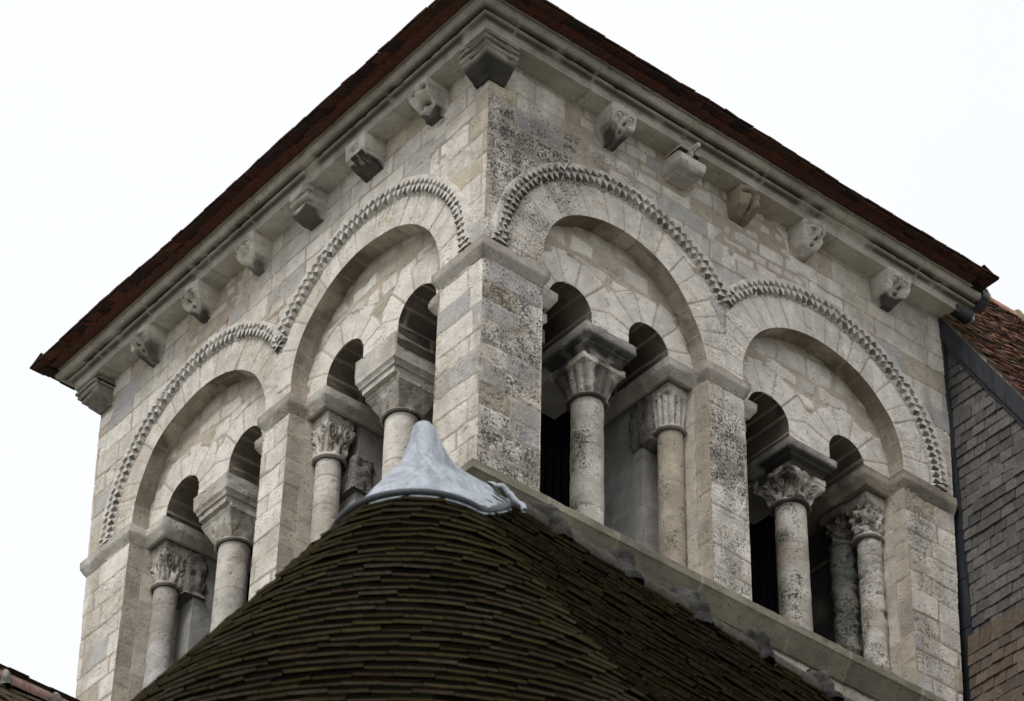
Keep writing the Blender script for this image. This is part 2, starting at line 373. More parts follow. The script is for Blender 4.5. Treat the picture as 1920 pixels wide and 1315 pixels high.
# generic strip: outline in (u, z) swept through depth d0..d1 (arch soffit and jambs)
def strip(name, face, P, d0, d1, seed, nd=22, dark=.5, inside=1, base=None, joint=.26, blocks=None):
    P = np.asarray(P); n = len(P); s = np.concatenate([[0], np.cumsum(np.hypot(*(P[1:] - P[:-1]).T))])
    dd = np.linspace(d0, d1, nd); U = np.tile(P[:, 0], (nd, 1)); Z = np.tile(P[:, 1], (nd, 1)); D = np.tile(dd[:, None], (1, n)); S = np.tile(s, (nd, 1))
    T = np.gradient(P, axis=0); T /= np.maximum(np.linalg.norm(T, axis=1), 1e-6)[:, None]; Nn = np.stack([T[:, 1], -T[:, 0]], 1) * inside
    Pw = W3(face, U, D, Z)
    rr = Rows(seed, -.01, s[-1] + .5, joint * .75, joint * 1.3, .5, 1.6, d0 - 1, d1 + 1)
    idv, e = rr(D + .03 * (fbm(Pw, 3, 2, 3) - .5), S + .03 * (fbm(Pw, 3, 2, 4) - .5))
    c, a, b = stone_col(idv, seed + 70, .2, .12)
    if base is not None: c = np.asarray(base) * (.8 + .4 * b)[..., None]
    jf = sstep(.017, .009, e); col = mixc(c, MORT, jf)
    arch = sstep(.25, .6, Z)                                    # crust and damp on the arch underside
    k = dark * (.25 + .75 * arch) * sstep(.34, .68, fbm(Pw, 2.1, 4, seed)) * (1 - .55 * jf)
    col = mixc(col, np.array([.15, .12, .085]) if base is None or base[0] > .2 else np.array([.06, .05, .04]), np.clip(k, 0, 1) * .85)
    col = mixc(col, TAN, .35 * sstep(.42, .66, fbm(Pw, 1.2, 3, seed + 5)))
    al = .25 + .3 * dark * arch * fbm(Pw, 1.4, 2, 3)
    h = .014 * (fbm(Pw, 8, 3, seed) - .5) - .004 * jf + (_h(idv, idv * 0, idv * 0, 5) - .5) * .008
    fade = np.minimum(sstep(0, .04, D - d0), 1); h = h * (.25 + .75 * fade)
    V = W3(face, U + Nn[None, :, 0] * h, D, Z + Nn[None, :, 1] * h)
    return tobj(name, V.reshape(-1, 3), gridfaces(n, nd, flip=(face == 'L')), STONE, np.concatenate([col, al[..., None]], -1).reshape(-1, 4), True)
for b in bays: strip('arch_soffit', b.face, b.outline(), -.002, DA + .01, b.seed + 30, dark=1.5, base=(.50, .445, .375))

# ------------------------------------------------------------------ tympanum with two small arches, and the tunnels behind
def small_sdf(b, u, z):
    r_ = []
    for (c, cz, r) in b.small:
        rr = r * (1 + .03 * np.sin(u * 9))
        a = np.hypot(u - c, z - cz) - rr; q = np.abs(u - c) - rr
        r_.append(np.where(z > cz, a, q))
    return np.minimum(r_[0], r_[1])
def make_tympanum(b):
    face = b.face; c = .0135; zl = .03
    us = np.arange(b.uL - .08, b.uR + .08, c); zs = np.arange(zl, b.cz + 1.45, c); u, z = np.meshgrid(us, zs); nu, nz = len(us), len(zs)
    s = small_sdf(b, u, z); e = 1e-3; f = lambda a, q: small_sdf(b, a, q)
    gu = (f(u + e, z) - f(u - e, z)) / (2 * e); gz = (f(u, z + e) - f(u, z - e)) / (2 * e); g2 = gu ** 2 + gz ** 2 + 1e-9
    m = np.abs(s) < .62 * c
    u = np.where(m, u - s * gu / g2, u); z = np.where(m, z - s * gz / g2, z)
    valid = ((s > 0) | m) & (b.sdf(u, z) < .06)
    P = W3(face, u, DA, z)
    rub = Rows(b.seed + 9, -.2, 2.2, .20, .34, .26, .55); idv, ed = rub(u + .09 * (fbm(P, 3, 2, 5) - .5), z + .12 * (fbm(P, 2.4, 2, 6) - .5))
    jw = .012 + .035 * sstep(.35, .6, fbm(P, 2.5, 2, b.seed + 60)); idv = idv + 3000
    mid = .5 * (b.small[0][0] + b.small[1][0])
    vm = np.zeros(u.shape, bool)
    for q, (cc, cz, r) in enumerate(b.small):
        th = np.arctan2(z - cz + .02 * fbm(P, 5, 2, 7), u - cc); rr = np.hypot(u - cc, z - cz)
        ro = r + .34 + .14 * (_h(np.floor(th / .33 + q * 9).astype(np.int64), idv * 0, idv * 0, b.seed) - .3)
        side = (u < mid) if q == 0 else (u >= mid)
        mm = side & (rr < ro)
        t = th / .50 + .3; k = np.floor(t); et = np.minimum(t - k, 1 - t + k) * .50 * rr
        idv = np.where(mm, (6000 + 100 * q + k).astype(np.int64), idv); ed = np.where(mm, np.minimum(et, ro - rr), ed); jw = np.where(mm, .007, jw); vm |= mm
    col, a, bb = stone_col(idv, b.seed + 90, .2, .02)
    col = np.where(vm[..., None], CREAM * (.96 + .1 * bb)[..., None], col)
    jf = sstep(jw + .008, jw, ed); col = mixc(col, np.array([.50, .435, .36]), jf)
    col = mixc(col, OCHRE * .9, .35 * sstep(.5, .7, fbm(P, 1.5, 3, b.seed + 3)))
    edge = b.sdf(u, z)
    col = mixc(col, np.array([.30, .26, .20]), .5 * sstep(.25, .0, -edge + .16 * (fbm(P, 4, 3, 8) - .5)) * sstep(.8, 1.3, z) )
    h = .016 * (fbm(P, 7, 3, 12) - .5) - .008 * jf + (_h(idv, idv * 0, idv * 0, 15) - .5) * .012
    al = np.full(u.shape, .22) + .3 * sstep(.5, .7, fbm(P, 2, 2, 70))
    if b.face == 'L': al = al * .5
    V = W3(face, u, DA - h, z)
    idx = np.arange(nu * nz).reshape(nz, nu); q = np.stack([idx[:-1, :-1], idx[:-1, 1:], idx[1:, 1:], idx[1:, :-1]], -1).reshape(-1, 4)
    vv = valid.ravel()[q]; full = q[vv.sum(1) == 4]; t3 = vv.sum(1) == 3; tri = q[t3][vv[t3]].reshape(-1, 3)
    if face == 'L': full = full[:, ::-1]; tri = tri[:, ::-1]
    used = np.zeros(nu * nz, bool); used[full.ravel()] = True; used[tri.ravel()] = True; rm = np.cumsum(used) - 1
    C = np.concatenate([col, al[..., None]], -1).reshape(-1, 4)
    o = tobj('tympanum', V.reshape(-1, 3)[used], [list(x) for x in rm[full]] + [list(x) for x in rm[tri]], STONE, C[used], True)
    for (c0, cz, r) in b.small:
        P2 = [(c0 - r, zz) for zz in np.arange(zl, cz, .02)] + [(c0 + r * math.cos(t), cz + r * math.sin(t)) for t in np.linspace(math.pi, 0, 60)] + [(c0 + r, zz) for zz in np.arange(cz, zl - .02, -.02)]
        strip('small_arch_soffit', face, P2, DA - .004, DB, b.seed + 40, nd=30, dark=1.9, base=(.12, .10, .08), joint=.17)  # tunnel shade put into the dark base colour
for b in bays: make_tympanum(b)

# ------------------------------------------------------------------ inner jambs, impost bands
def blocks(name, face, boxes, seed, mat=STONE_S, base=None, rough=.006, cell=.03, lich=.15, parent=None, label=None, jh=(.26, .42)):
    """dressed masonry boxes (u0,u1,d0,d1,z0,z1) in face coordinates, all five visible sides gridded and relieved"""
    mb = MB()
    for (u0, u1, d0, d1, z0, z1) in boxes:
        def side(fn, n1, n2, fl, nrm):
            a, b2 = np.meshgrid(np.linspace(0, 1, n1), np.linspace(0, 1, n2)); u, d, z = fn(a, b2)
            P = W3(face, u, d, z); rr = Rows(seed, z0 - .01, z1 + .4, jh[0], jh[1], .4, .9, -2, 9)
            idv, e = rr(u + d, z + .01 * (fbm(P, 3, 2, 2) - .5)); c, aa, bb = stone_col(idv, seed, .1, .3)
            if base is not None: c = np.asarray(base) * (.85 + .3 * bb)[..., None]
            jf = sstep(.010, .005, e); c = mixc(c, MORT * .8, jf * .8)
            c = mixc(c, TAN * .7, .4 * sstep(.5, .7, fbm(P, 2, 3, seed)))
            h = rough * 2 * (fbm(P, 9, 3, seed) - .5)
            u = u + nrm[0] * h; d = d + nrm[1] * h; z = z + nrm[2] * h
            mb.add(W3(face, u, d, z).reshape(-1, 3), gridfaces(n1, n2, flip=fl ^ (face == 'L')).tolist(), np.concatenate([c, np.full(c.shape[:2] + (1,), lich)], -1).reshape(-1, 4))
        nU = max(2, int((u1 - u0) / cell)); nD = max(2, int((d1 - d0) / cell)); nZ = max(2, int((z1 - z0) / cell))
        side(lambda a, q: (u0 + (u1 - u0) * a, d0 + 0 * a, z0 + (z1 - z0) * q), nU, nZ, False, (0, -1, 0))
        side(lambda a, q: (u0 + 0 * a, d0 + (d1 - d0) * a, z0 + (z1 - z0) * q), nD, nZ, True, (-1, 0, 0))
        side(lambda a, q: (u1 + 0 * a, d0 + (d1 - d0) * a, z0 + (z1 - z0) * q), nD, nZ, False, (1, 0, 0))
        side(lambda a, q: (u0 + (u1 - u0) * a, d0 + (d1 - d0) * q, z0 + 0 * a), nU, nD, True, (0, 0, -1))
        side(lambda a, q: (u0 + (u1 - u0) * a, d0 + (d1 - d0) * q, z1 + 0 * a), nU, nD, False, (0, 0, 1))
    o = mb.build(name, mat, parent or tower)
    me = o.data; n = len(me.vertices); co = np.empty(n * 3, np.float32); me.vertices.foreach_get('co', co); co = co.reshape(-1, 3) - TP
    me.vertices.foreach_set('co', co.ravel().astype(np.float32)); me.update()
    if label: o['label'] = label
    return o
for b in bays:
    sr = b.small[1][0] + b.small[1][2]; sl = b.small[0][0] - b.small[0][2]
    # jamb behind the responds (nook from DA to .72)
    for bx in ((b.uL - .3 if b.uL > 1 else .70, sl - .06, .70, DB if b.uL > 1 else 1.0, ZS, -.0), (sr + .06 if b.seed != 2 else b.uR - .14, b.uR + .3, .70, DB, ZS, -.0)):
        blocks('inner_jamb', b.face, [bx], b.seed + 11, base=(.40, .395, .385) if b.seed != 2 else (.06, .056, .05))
    blocks('impost_core', b.face, [(b.uL - .04, sl - .004, DA + .006, DB - .03, .001, .17)], b.seed + 13, base=(.34, .33, .31)); blocks('impost_core', b.face, [(sr + .004, b.uR + .04, DA + .006, DB - .03, .001, .17)], b.seed + 13, base=(.34, .33, .31))
    # nook back faces between front order and jamb
    for bx in ((b.uL - .35, b.uL + .01, DA - .01, .70, ZS, .03), (b.uR - .01, b.uR + .35, DA - .01, .70, ZS, .03)):
        blocks('nook_wall', b.face, [bx], b.seed + 12, mat=STONE, base=(.52, .47, .41))

def band(name, path, prof, seed, col=GREY, closed=False, mat=STONE, parent=None, step=.03, rough=.006, lich=.25, darkn=0., label=None, jointw=.8, up=None):
    """moulded stone band: profile [(out, z)] swept along a plan path [(x, y)], outward is to the right of travel"""
    path = [np.array(p, float) for p in path]; n = len(path); segs = [(path[i], path[(i + 1) % n]) for i in range(n if closed else n - 1)]
    nrm = [np.array([(q - p)[1], -(q - p)[0]]) / np.linalg.norm(q - p) for p, q in segs]
    pts = []; Ns = []; S = []; acc = 0; DR = []; NR = []; TAU = []; LO_ = []; HI_ = []; LL = []; EX = []
    for i, (p, q) in enumerate(segs):
        def mitre(a, b):
            m = a + b; return m / max(1e-6, (m @ a))
        n0 = mitre(nrm[i - 1], nrm[i]) if (i > 0 or closed) else nrm[i]
        n1 = mitre(nrm[i], nrm[(i + 1) % len(segs)]) if (i < len(segs) - 1 or closed) else nrm[i]
        L = np.linalg.norm(q - p); k = max(2, int(L / step)); dr = (q - p) / L
        for j in range(k + 1):
            t = j / k
            if j == k and (i < len(segs) - 1 or closed): continue
            nn = n0 if j == 0 else (n1 if j == k else nrm[i]); pts.append(p); Ns.append(nn); S.append(acc + L * t)
            DR.append(dr); NR.append(nrm[i]); TAU.append(t * L); LO_.append(n0 @ dr); HI_.append(n1 @ dr); LL.append(L); EX.append(-1 if j == 0 else (1 if j == k else 0))
        acc += L
    DR, NR, TAU, LO_, HI_, LL, EX = (np.array(x_) for x_ in (DR, NR, TAU, LO_, HI_, LL, EX))
    pts = np.array(pts); Ns = np.array(Ns); S = np.array(S)
    # remove samples that fall inside concave/convex mitre overlap
    pr = np.array([q[:2] for q in prof], float); crw = np.array([q[2] if len(q) > 2 else 0. for q in prof]); ps = [pr[0]]; pn = []; brk = []; cw = [crw[0]]
    dirs = [(b2 - a) / np.linalg.norm(b2 - a) for a, b2 in zip(pr[:-1], pr[1:])]; pn = [dirs[0]]
    for i_, (a, b2) in enumerate(zip(pr[:-1], pr[1:])):
        if i_ and dirs[i_] @ dirs[i_ - 1] < .85: brk.append(len(ps)); ps.append(a); pn.append(dirs[i_]); cw.append(crw[i_])
        k = max(1, int(np.linalg.norm(b2 - a) / .018))
        for j in range(1, k + 1): ps.append(a + (b2 - a) * j / k); pn.append(dirs[i_]); cw.append(crw[i_] + (crw[i_ + 1] - crw[i_]) * j / k)
    ps = np.array(ps); m = len(ps); cw = np.array(cw)
    T = np.array(pn); pn = np.stack([T[:, 1], -T[:, 0]], 1)
    oo = ps[:, None, 0]; lo_ = LO_[None] * oo; hi_ = LL[None] + HI_[None] * oo
    tau = np.where(EX[None] < 0, lo_, np.where(EX[None] > 0, hi_, np.minimum(np.maximum(TAU[None], lo_), hi_)))
    X = pts[None, :, 0] + NR[None, :, 0] * oo + DR[None, :, 0] * tau; Y = pts[None, :, 1] + NR[None, :, 1] * oo + DR[None, :, 1] * tau; Z = np.repeat(ps[:, 1][:, None], len(pts), 1)
    P = np.stack([X, Y, Z], -1)
    h = rough * 2 * (fbm(P, 7, 3, seed) - .5) - rough * 1.6 * sstep(.6, .8, fbm(P, 12, 2, seed + 1))
    P[..., 0] += Ns[None, :, 0] * pn[:, None, 0] * h; P[..., 1] += Ns[None, :, 1] * pn[:, None, 0] * h; P[..., 2] += pn[:, None, 1] * h
    r = np.random.default_rng(seed); js = [0.]
    while js[-1] < acc: js.append(js[-1] + r.uniform(jointw * .7, jointw * 1.3))
    js = np.array(js); k = np.clip(np.searchsorted(js, S) - 1, 0, len(js) - 2); ej = np.minimum(S - js[k], js[k + 1] - S); jf = np.where(k >= 0, sstep(.02, .008, ej), 0)[None, :] * np.ones((m, 1))
    kk = np.tile(k, (m, 1)); bb = _h(kk, kk * 0, kk * 0, seed)
    c = np.asarray(col) * (.85 + .3 * bb)[..., None]; c = mixc(c, MORT, jf * .8)
    c = mixc(c, TAN * .8, .5 * sstep(.48, .68, fbm(P, 1.8, 3, seed + 2)))
    if darkn: c = mixc(c, DARK, np.clip(darkn * sstep(.42, .60, fbm(P * np.array([1, 1, 1.6]), 2.3, 4, seed + 3)), 0, .95))
    if crw.any():
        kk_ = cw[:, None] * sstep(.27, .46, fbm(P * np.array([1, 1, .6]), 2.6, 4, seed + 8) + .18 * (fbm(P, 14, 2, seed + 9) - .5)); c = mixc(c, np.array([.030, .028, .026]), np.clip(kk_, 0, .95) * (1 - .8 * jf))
    al = np.full(c.shape[:2], lich)
    f = gridfaces(len(pts), m, closed=closed, flip=True); nq = len(pts) if closed else len(pts) - 1
    keep = np.ones(len(f), bool)
    for q_ in brk: keep[(q_ - 1) * nq:q_ * nq] = False
    f = f[keep]
    o = tobj(name, P.reshape(-1, 3), f, mat, np.concatenate([c, al[..., None]], -1).reshape(-1, 4), True, parent, label)
    return o, P
# path helper: face coordinates (u, d) -> plan (x, y)
def pl(face, u, d): p = W3(face, np.array(u), d, 0.1); return (float(p[0]), float(p[1]))
IMP = [(-.03, -.02), (.0, -.015), (.055, .085), (.06, .18), (.05, .19), (-.03, .20)]
R1, R2, L1, L2 = bays
def sml(b): return b.small[0][0] - b.small[0][2] - .0, b.small[1][0] + b.small[1][2] + .0
a1, b1 = sml(R1); a2, b2 = sml(R2); c1, d1 = sml(L1); c2, d2 = sml(L2)
cornerpath = [pl('L', c1 , DB), pl('L', c1, DA), pl('L', L1.uL, DA), pl('L', L1.uL, 0), (0, 0), pl('R', R1.uL, 0), pl('R', R1.uL, DA), pl('R', a1, DA), pl('R', a1, DB)]
band('impost_band', cornerpath, IMP, 61, np.array([.52, .485, .44]), lich=.3, label='grey impost band wrapping the corner pier')
band('impost_band', [pl('R', b1, DB), pl('R', b1, DA), pl('R', R1.uR, DA), pl('R', R1.uR, 0), pl('R', R2.uL, 0), pl('R', R2.uL, DA), pl('R', a2, DA), pl('R', a2, DB)], IMP, 62, np.array([.50, .465, .42]), lich=.4)
band('impost_band', [pl('R', b2, DB), pl('R', b2, DA), pl('R', R2.uR, DA), pl('R', R2.uR, 0), pl('R', WR, 0)], IMP, 63, TAN * 1.0, lich=.35, darkn=.5)
band('impost_band', [pl('L', c2, DB), pl('L', c2, DA), pl('L', L2.uL, DA), pl('L', L2.uL, 0), pl('L', L1.uR, 0), pl('L', L1.uR, DA), pl('L', d1, DA), pl('L', d1, DB)], IMP, 64, np.array([.54, .505, .455]), lich=.25)
band('impost_band', [(3, WL + .0), pl('L', WL, 0), pl('L', L2.uR, 0), pl('L', L2.uR, DA), pl('L', d2, DA), pl('L', d2, DB)], IMP, 65, np.array([.54, .505, .455]), lich=.25)

# ------------------------------------------------------------------ columns
def shaft(face, u, d, r, z0, z1, seed, mat=STONE, erode=0., base=None, parent=None, name='shaft', joints=None, lich=.45, taper=.0):
    nt_, nz = 56, int((z1 - z0) / .014)
    t, z = np.meshgrid(np.linspace(0, 2 * math.pi, nt_, endpoint=False), np.linspace(z0, z1, nz))
    rr = r * (1 + taper * (z - z0) / (z1 - z0)); X = u + rr * np.cos(t); D = d + rr * np.sin(t); P = W3(face, X, D, z)
    js = joints or [z0 + (z1 - z0) * .34, z0 + (z1 - z0) * .7]
    ed = np.min([np.abs(z - j + .01 * np.cos(t)) for j in js], 0); k = np.searchsorted(np.array(sorted(js)), z)
    bb = _h(k, k * 0, k * 0, seed); base = CREAM * .95 if base is None else np.asarray(base)
    c = base * (.82 + .26 * bb)[..., None]; jf = sstep(.012, .005, ed); c = mixc(c, MORT * .8, jf)
    c = mixc(c, TAN * .85, .6 * sstep(.48, .62, fbm(P, 2.6, 4, seed)))
    h = (.010 + .07 * erode) * (fbm(P * np.array([1, 1, 1 + 1.5 * erode]), 6, 4, seed) - .55) - .003 * jf - (.008 + .03 * erode) * sstep(.6, .78, fbm(P * np.array([1, 1, 1 + 2 * erode]), 13, 3, seed + 1))
    X = u + (rr + h) * np.cos(t); D = d + (rr + h) * np.sin(t)
    al = lich * (.4 + 1.2 * fbm(P, 1.6, 2, seed + 9))
    # weather side: black crust on the flank turned to the tower corner
    fl = np.clip(-np.cos(t - .35), 0, 1)
    al = np.clip(al + .65 * fl * sstep(.35, .6, fbm(P, 3, 3, seed + 4)) * (1 if face == 'R' else .25), 0, 1.2)
    return tobj(name, W3(face, X, D, z).reshape(-1, 3), gridfaces(nt_, nz, closed=True, flip=(face == 'L')), mat, np.concatenate([c, al[..., None]], -1).reshape(-1, 4), True, parent)
def capital(face, u, d, r, hw, z0, z1, seed, style, parent, dark=.3, base=None, hwd=None):
    """bell that turns from the round neck (z0) into the square slab (z1), with carved relief"""
    hwd = hwd or hw; n, m = 144, 56
    t, v = np.meshgrid(np.linspace(-math.pi, math.pi, n, endpoint=False), np.linspace(0, 1, m))
    ct, st = np.cos(t), np.sin(t)
    sq = 1 / np.maximum(np.abs(ct) / hw, np.abs(st) / hwd)                       # square of half width hw
    H = z1 - z0; z = z0 + H * v
    slab = sstep(.80, .82, v)
    if style in ('plain', 'scallop'): w_ = np.clip((v - .12) / .68, 0, 1)
    else: w_ = np.clip((v - .10) / .70, 0, 1) ** 1.7
    rad = (r * 1.06) * (1 - w_) + sq * .97 * w_
    rad = rad * (1 - slab) + sq * 1.03 * slab
    neck = np.exp(-((v - .055) / .045) ** 2); rad = rad + .035 * neck
    body = sstep(.10, .16, v) * (1 - sstep(.76, .8, v))
    g = np.zeros_like(rad); hole = np.zeros_like(rad)
    q = (t / (math.pi / 4)); cor = np.abs(((q - 1) / 2) - np.round((q - 1) / 2)) * 2      # 0 on the corners, 1 mid face
    if style == 'scallop':
        g = -.030 * np.abs(np.sin(t * 6)) ** 3 * (1 - v * .2); hole = .35 * np.abs(np.sin(t * 6)) ** 6
    elif style == 'plain':
        a = np.clip(1 - np.abs(cor - 0) * 2.2 * (1.25 - v), 0, 1); g = .018 * a; hole = 0 * g
    else:
        rs = np.random.default_rng(seed)
        def blob(tc, vc, ts, vs): 
            dt = (t - tc + math.pi) % (2 * math.pi) - math.pi; return np.exp(-(dt / ts) ** 2 - ((v - vc) / vs) ** 2)
        def curl(tc, vc, s_, sgn):
            dt = ((t - tc + math.pi) % (2 * math.pi) - math.pi) * sgn; x = dt / s_; y = (v - vc) / (s_ * .9); rr = np.hypot(x, y); an = np.arctan2(y, x)
            sp = np.cos(2 * math.pi * (rr * 1.7) - an); mask = np.exp(-(rr / 1.05) ** 4); return sp * mask, mask
        for k in range(4):
            tc = -3 * math.pi / 4 + k * math.pi / 2
            g += .055 * blob(tc, .66, .16, .13) + .02 * blob(tc, .35, .12, .25)
            hole += .9 * blob(tc, .36, .09, .12) if style == 'mask' else 0
            for sg in (-1, 1):
                c_, m_ = curl(tc + sg * .30, .58, .24, sg); g += .026 * c_ + .012 * m_; hole += .8 * sstep(-.35, -.9, c_) * m_
            # band of leaves round the neck
        for k in range(8):
            tc = k * math.pi / 4; g += .022 * blob(tc, .22, .17, .13); hole += .7 * blob(tc + math.pi / 8, .26, .07, .10)
            g -= .03 * blob(tc + math.pi / 8, .26, .08, .12)
        for k in range(4):
            tc = -math.pi / 2 + k * math.pi / 2; g += .03 * blob(tc, .62, .10, .15) - .045 * blob(tc, .44, .12, .09); hole += .9 * blob(tc, .44, .10, .08)
    if style == 'eroded':
        P0 = W3(face, u + rad * ct, d + rad * st, z); g = .12 * (fbm(P0, 16, 3, seed) - .55); hole = sstep(.55, .42, fbm(P0, 16, 3, seed)) * .7
    rad = rad + g * body
    P = W3(face, u + rad * ct, d + rad * st, z)
    rad = rad + .010 * (fbm(P, 16, 3, seed) - .5) - .012 * sstep(.6, .8, fbm(P, 22, 2, seed))
    base = CREAM * .92 if base is None else np.asarray(base)
    c = base * np.ones(rad.shape + (1,)); c = mixc(c, TAN * .8, .7 * sstep(.45, .62, fbm(P, 5, 3, seed + 2)))
    c = mixc(c, DARK * .8, np.clip(hole * body, 0, .85)); c = mixc(c, DARK, dark * sstep(.40, .58, fbm(P, 4.5, 3, seed + 4)) * .9)  # carved hollows get shade painted in; dark adds crust patches
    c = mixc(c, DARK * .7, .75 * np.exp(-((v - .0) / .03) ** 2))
    fl = np.clip(-np.cos(t - .2), 0, 1); al = .25 + .6 * dark * fl
    V = W3(face, u + rad * ct, d + rad * st, z).reshape(-1, 3); f = gridfaces(n, m, closed=True, flip=(face == 'L')).tolist()
    f.append(list(range(n * (m - 1), n * m))); f.append(list(range(n - 1, -1, -1)))
    return tobj('capital', V, f, STONE, np.concatenate([c, al[..., None]], -1).reshape(-1, 4), True, parent)
def abacus(b, u0, u1, d0, d1, z0, z1, seed, dark, base, parent, style=0):
    # rectangular moulded impost block over the central column
    H = z1 - z0
    if style == 0: prof = [(-.12, 0, .9 * dark), (-.10, .0, dark), (-.09, .06 * H / .3, dark), (-.045, .10 * H / .3, dark), (-.04, .13 * H / .3, dark), (.0, .17 * H / .3, .9 * dark), (.01, .2 * H / .3, .35 * dark), (.015, H - .015, .1), (0, H), (-.1, H)]
    else: prof = [(-.12, 0), (-.055, 0), (-.05, .07), (-.03, .075), (-.025, .11), (.0, .14), (.01, H - .01), (0, H), (-.1, H)]
    prof = [(q[0], z0 + q[1]) + tuple(q[2:]) for q in prof]
    path = [pl(b.face, u0, d0), pl(b.face, u1, d0), pl(b.face, u1, d1), pl(b.face, u0, d1)]
    if b.face == 'L': path = path[::-1]
    o, P = band('abacus', path, prof, seed, base, closed=True, parent=parent, rough=.007, lich=.35, darkn=dark * .35, jointw=9, step=.025)
    me = o.data
    return o
COLS = []
spec = {1: dict(style='scallop', dark=.95, aba=0, ad=.95, sb=CREAM * .92), 2: dict(style='leaf', dark=1.1, aba=0, ad=1.0, sb=CREAM * .95),
        3: dict(style='plain', dark=.35, aba=1, ad=.55, sb=CREAM * .95), 4: dict(style='plain', dark=.2, aba=1, ad=.25, sb=CREAM * .85)}
nm = {1: 'column under the arch next to the corner pier, right side', 2: 'column in the far right arch', 3: 'column under the arch left of the corner pier', 4: 'column in the far left arch'}
for b in bays:
    q = spec[b.seed]; u0, u1, az0, az1 = b.aba; cu = .5 * (u0 + u1); 
    base_ = W3(b.face, np.array(cu), .555, ZS)
    e = bpy.data.objects.new('central_column', None); sc.collection.objects.link(e); e.parent = tower; e.location = base_ - TP
    e['label'] = 'central round ' + nm[b.seed]
    def rel(o, e=e): o.data.transform(Matrix.Translation(-Vector(e.location))); return o
    rel(shaft(b.face, cu, .555, .168 if b.face == 'R' else .172, ZS - .05, b.ring + .01, b.seed + 200, parent=e, base=q['sb'], lich=.45 if b.face == 'R' else .3))
    rel(capital(b.face, cu, .555, .175, .265, b.ring - .03, az0 + .01, b.seed + 210, q['style'], e, dark=q['dark']))
    rel(abacus(b, u0 - .03, u1 + .03, DA - .03, .90, az0, az1, b.seed + 220, q['ad'], GREY * .95 if b.face == 'R' else CREAM * .85, e, q['aba']))
    blocks('pier_impost', b.face, [(u0 + .06, u1 - .06, DA + .55, DB, az0 + .03, az1 + .02)], b.seed + 230, base=(.33, .325, .315))
    rs = {1: 'scallop', 2: 'eroded', 3: 'leaf', 4: 'mask'}[b.seed]
    for side, cu2 in ((0, b.uL + .125), (1, b.uR - .115)):
        e = bpy.data.objects.new('respond_column', None); sc.collection.objects.link(e); e.parent = tower; e.location = W3(b.face, np.array(cu2), .45, ZS) - TP
        def rel(o, e=e): o.data.transform(Matrix.Translation(-Vector(e.location))); return o
        er = .5 if (b.seed == 2 and side) else 0
        bs_ = {1: OCHRE * .95, 2: CREAM * .85, 3: CREAM * .95, 4: GREY * 1.15}[b.seed]
        rel(shaft(b.face, cu2, .455, .135 + .01 * er, ZS - .05, -.52, b.seed + 240 + side, parent=e, base=bs_, erode=er, lich=.2 + .3 * er, joints=[-2.2, -1.15, -.78] if b.seed != 1 else [-2.05, -1.2]))
        rel(capital(b.face, cu2, .46, .14, .165, -.56, -.01, b.seed + 250 + side, rs, e, dark=.25, hwd=.165))
# eroded second shaft and rough stones on the right-hand jamb of the far right bay
shaft('R', R2.uR - .17, .80, .14, ZS, -.42, 401, erode=.75, base=(.24, .255, .235), name='eroded_shaft', lich=.8)
capital('R', R2.uR - .15, .80, .13, .17, -.50, -.02, 402, 'eroded', tower, dark=.9, base=(.22, .2, .18))
def rough_block(face, u, d, z, su, sd_, sz, seed, base, lich=.9):
    n = 20; mb = MB(); a, c = np.meshgrid(np.linspace(0, 2 * math.pi, 40, endpoint=False), np.linspace(0, 1, n))
    sq = 1 / np.maximum(np.abs(np.cos(a)) / su, np.abs(np.sin(a)) / sd_)
    P = W3(face, u + sq * np.cos(a), d + sq * np.sin(a), z + sz * c); h = .10 * (fbm(P, 15, 4, seed) - .5); sq = sq + h
    V = W3(face, u + sq * np.cos(a), d + sq * np.sin(a), z + sz * c + .03 * (fbm(P, 7, 2, seed + 1) - .5))
    f = gridfaces(40, n, closed=True, flip=(face == 'L')).tolist(); f.append(list(range(39, -1, -1)))
    tobj('rough_stone', V.reshape(-1, 3), f, STONE, np.tile(np.array([*base, lich]), (V.size // 3, 1)), True)
rough_block('R', b1 + .17, .70, -.62, .14, .16, .60, 411, (.25, .235, .21))
rough_block('L', d1 + .18, .76, -.86, .16, .13, .42, 412, (.28, .27, .25))
rough_block('L', d2 + .17, .70, -.60, .14, .13, .55, 413, (.26, .25, .22))

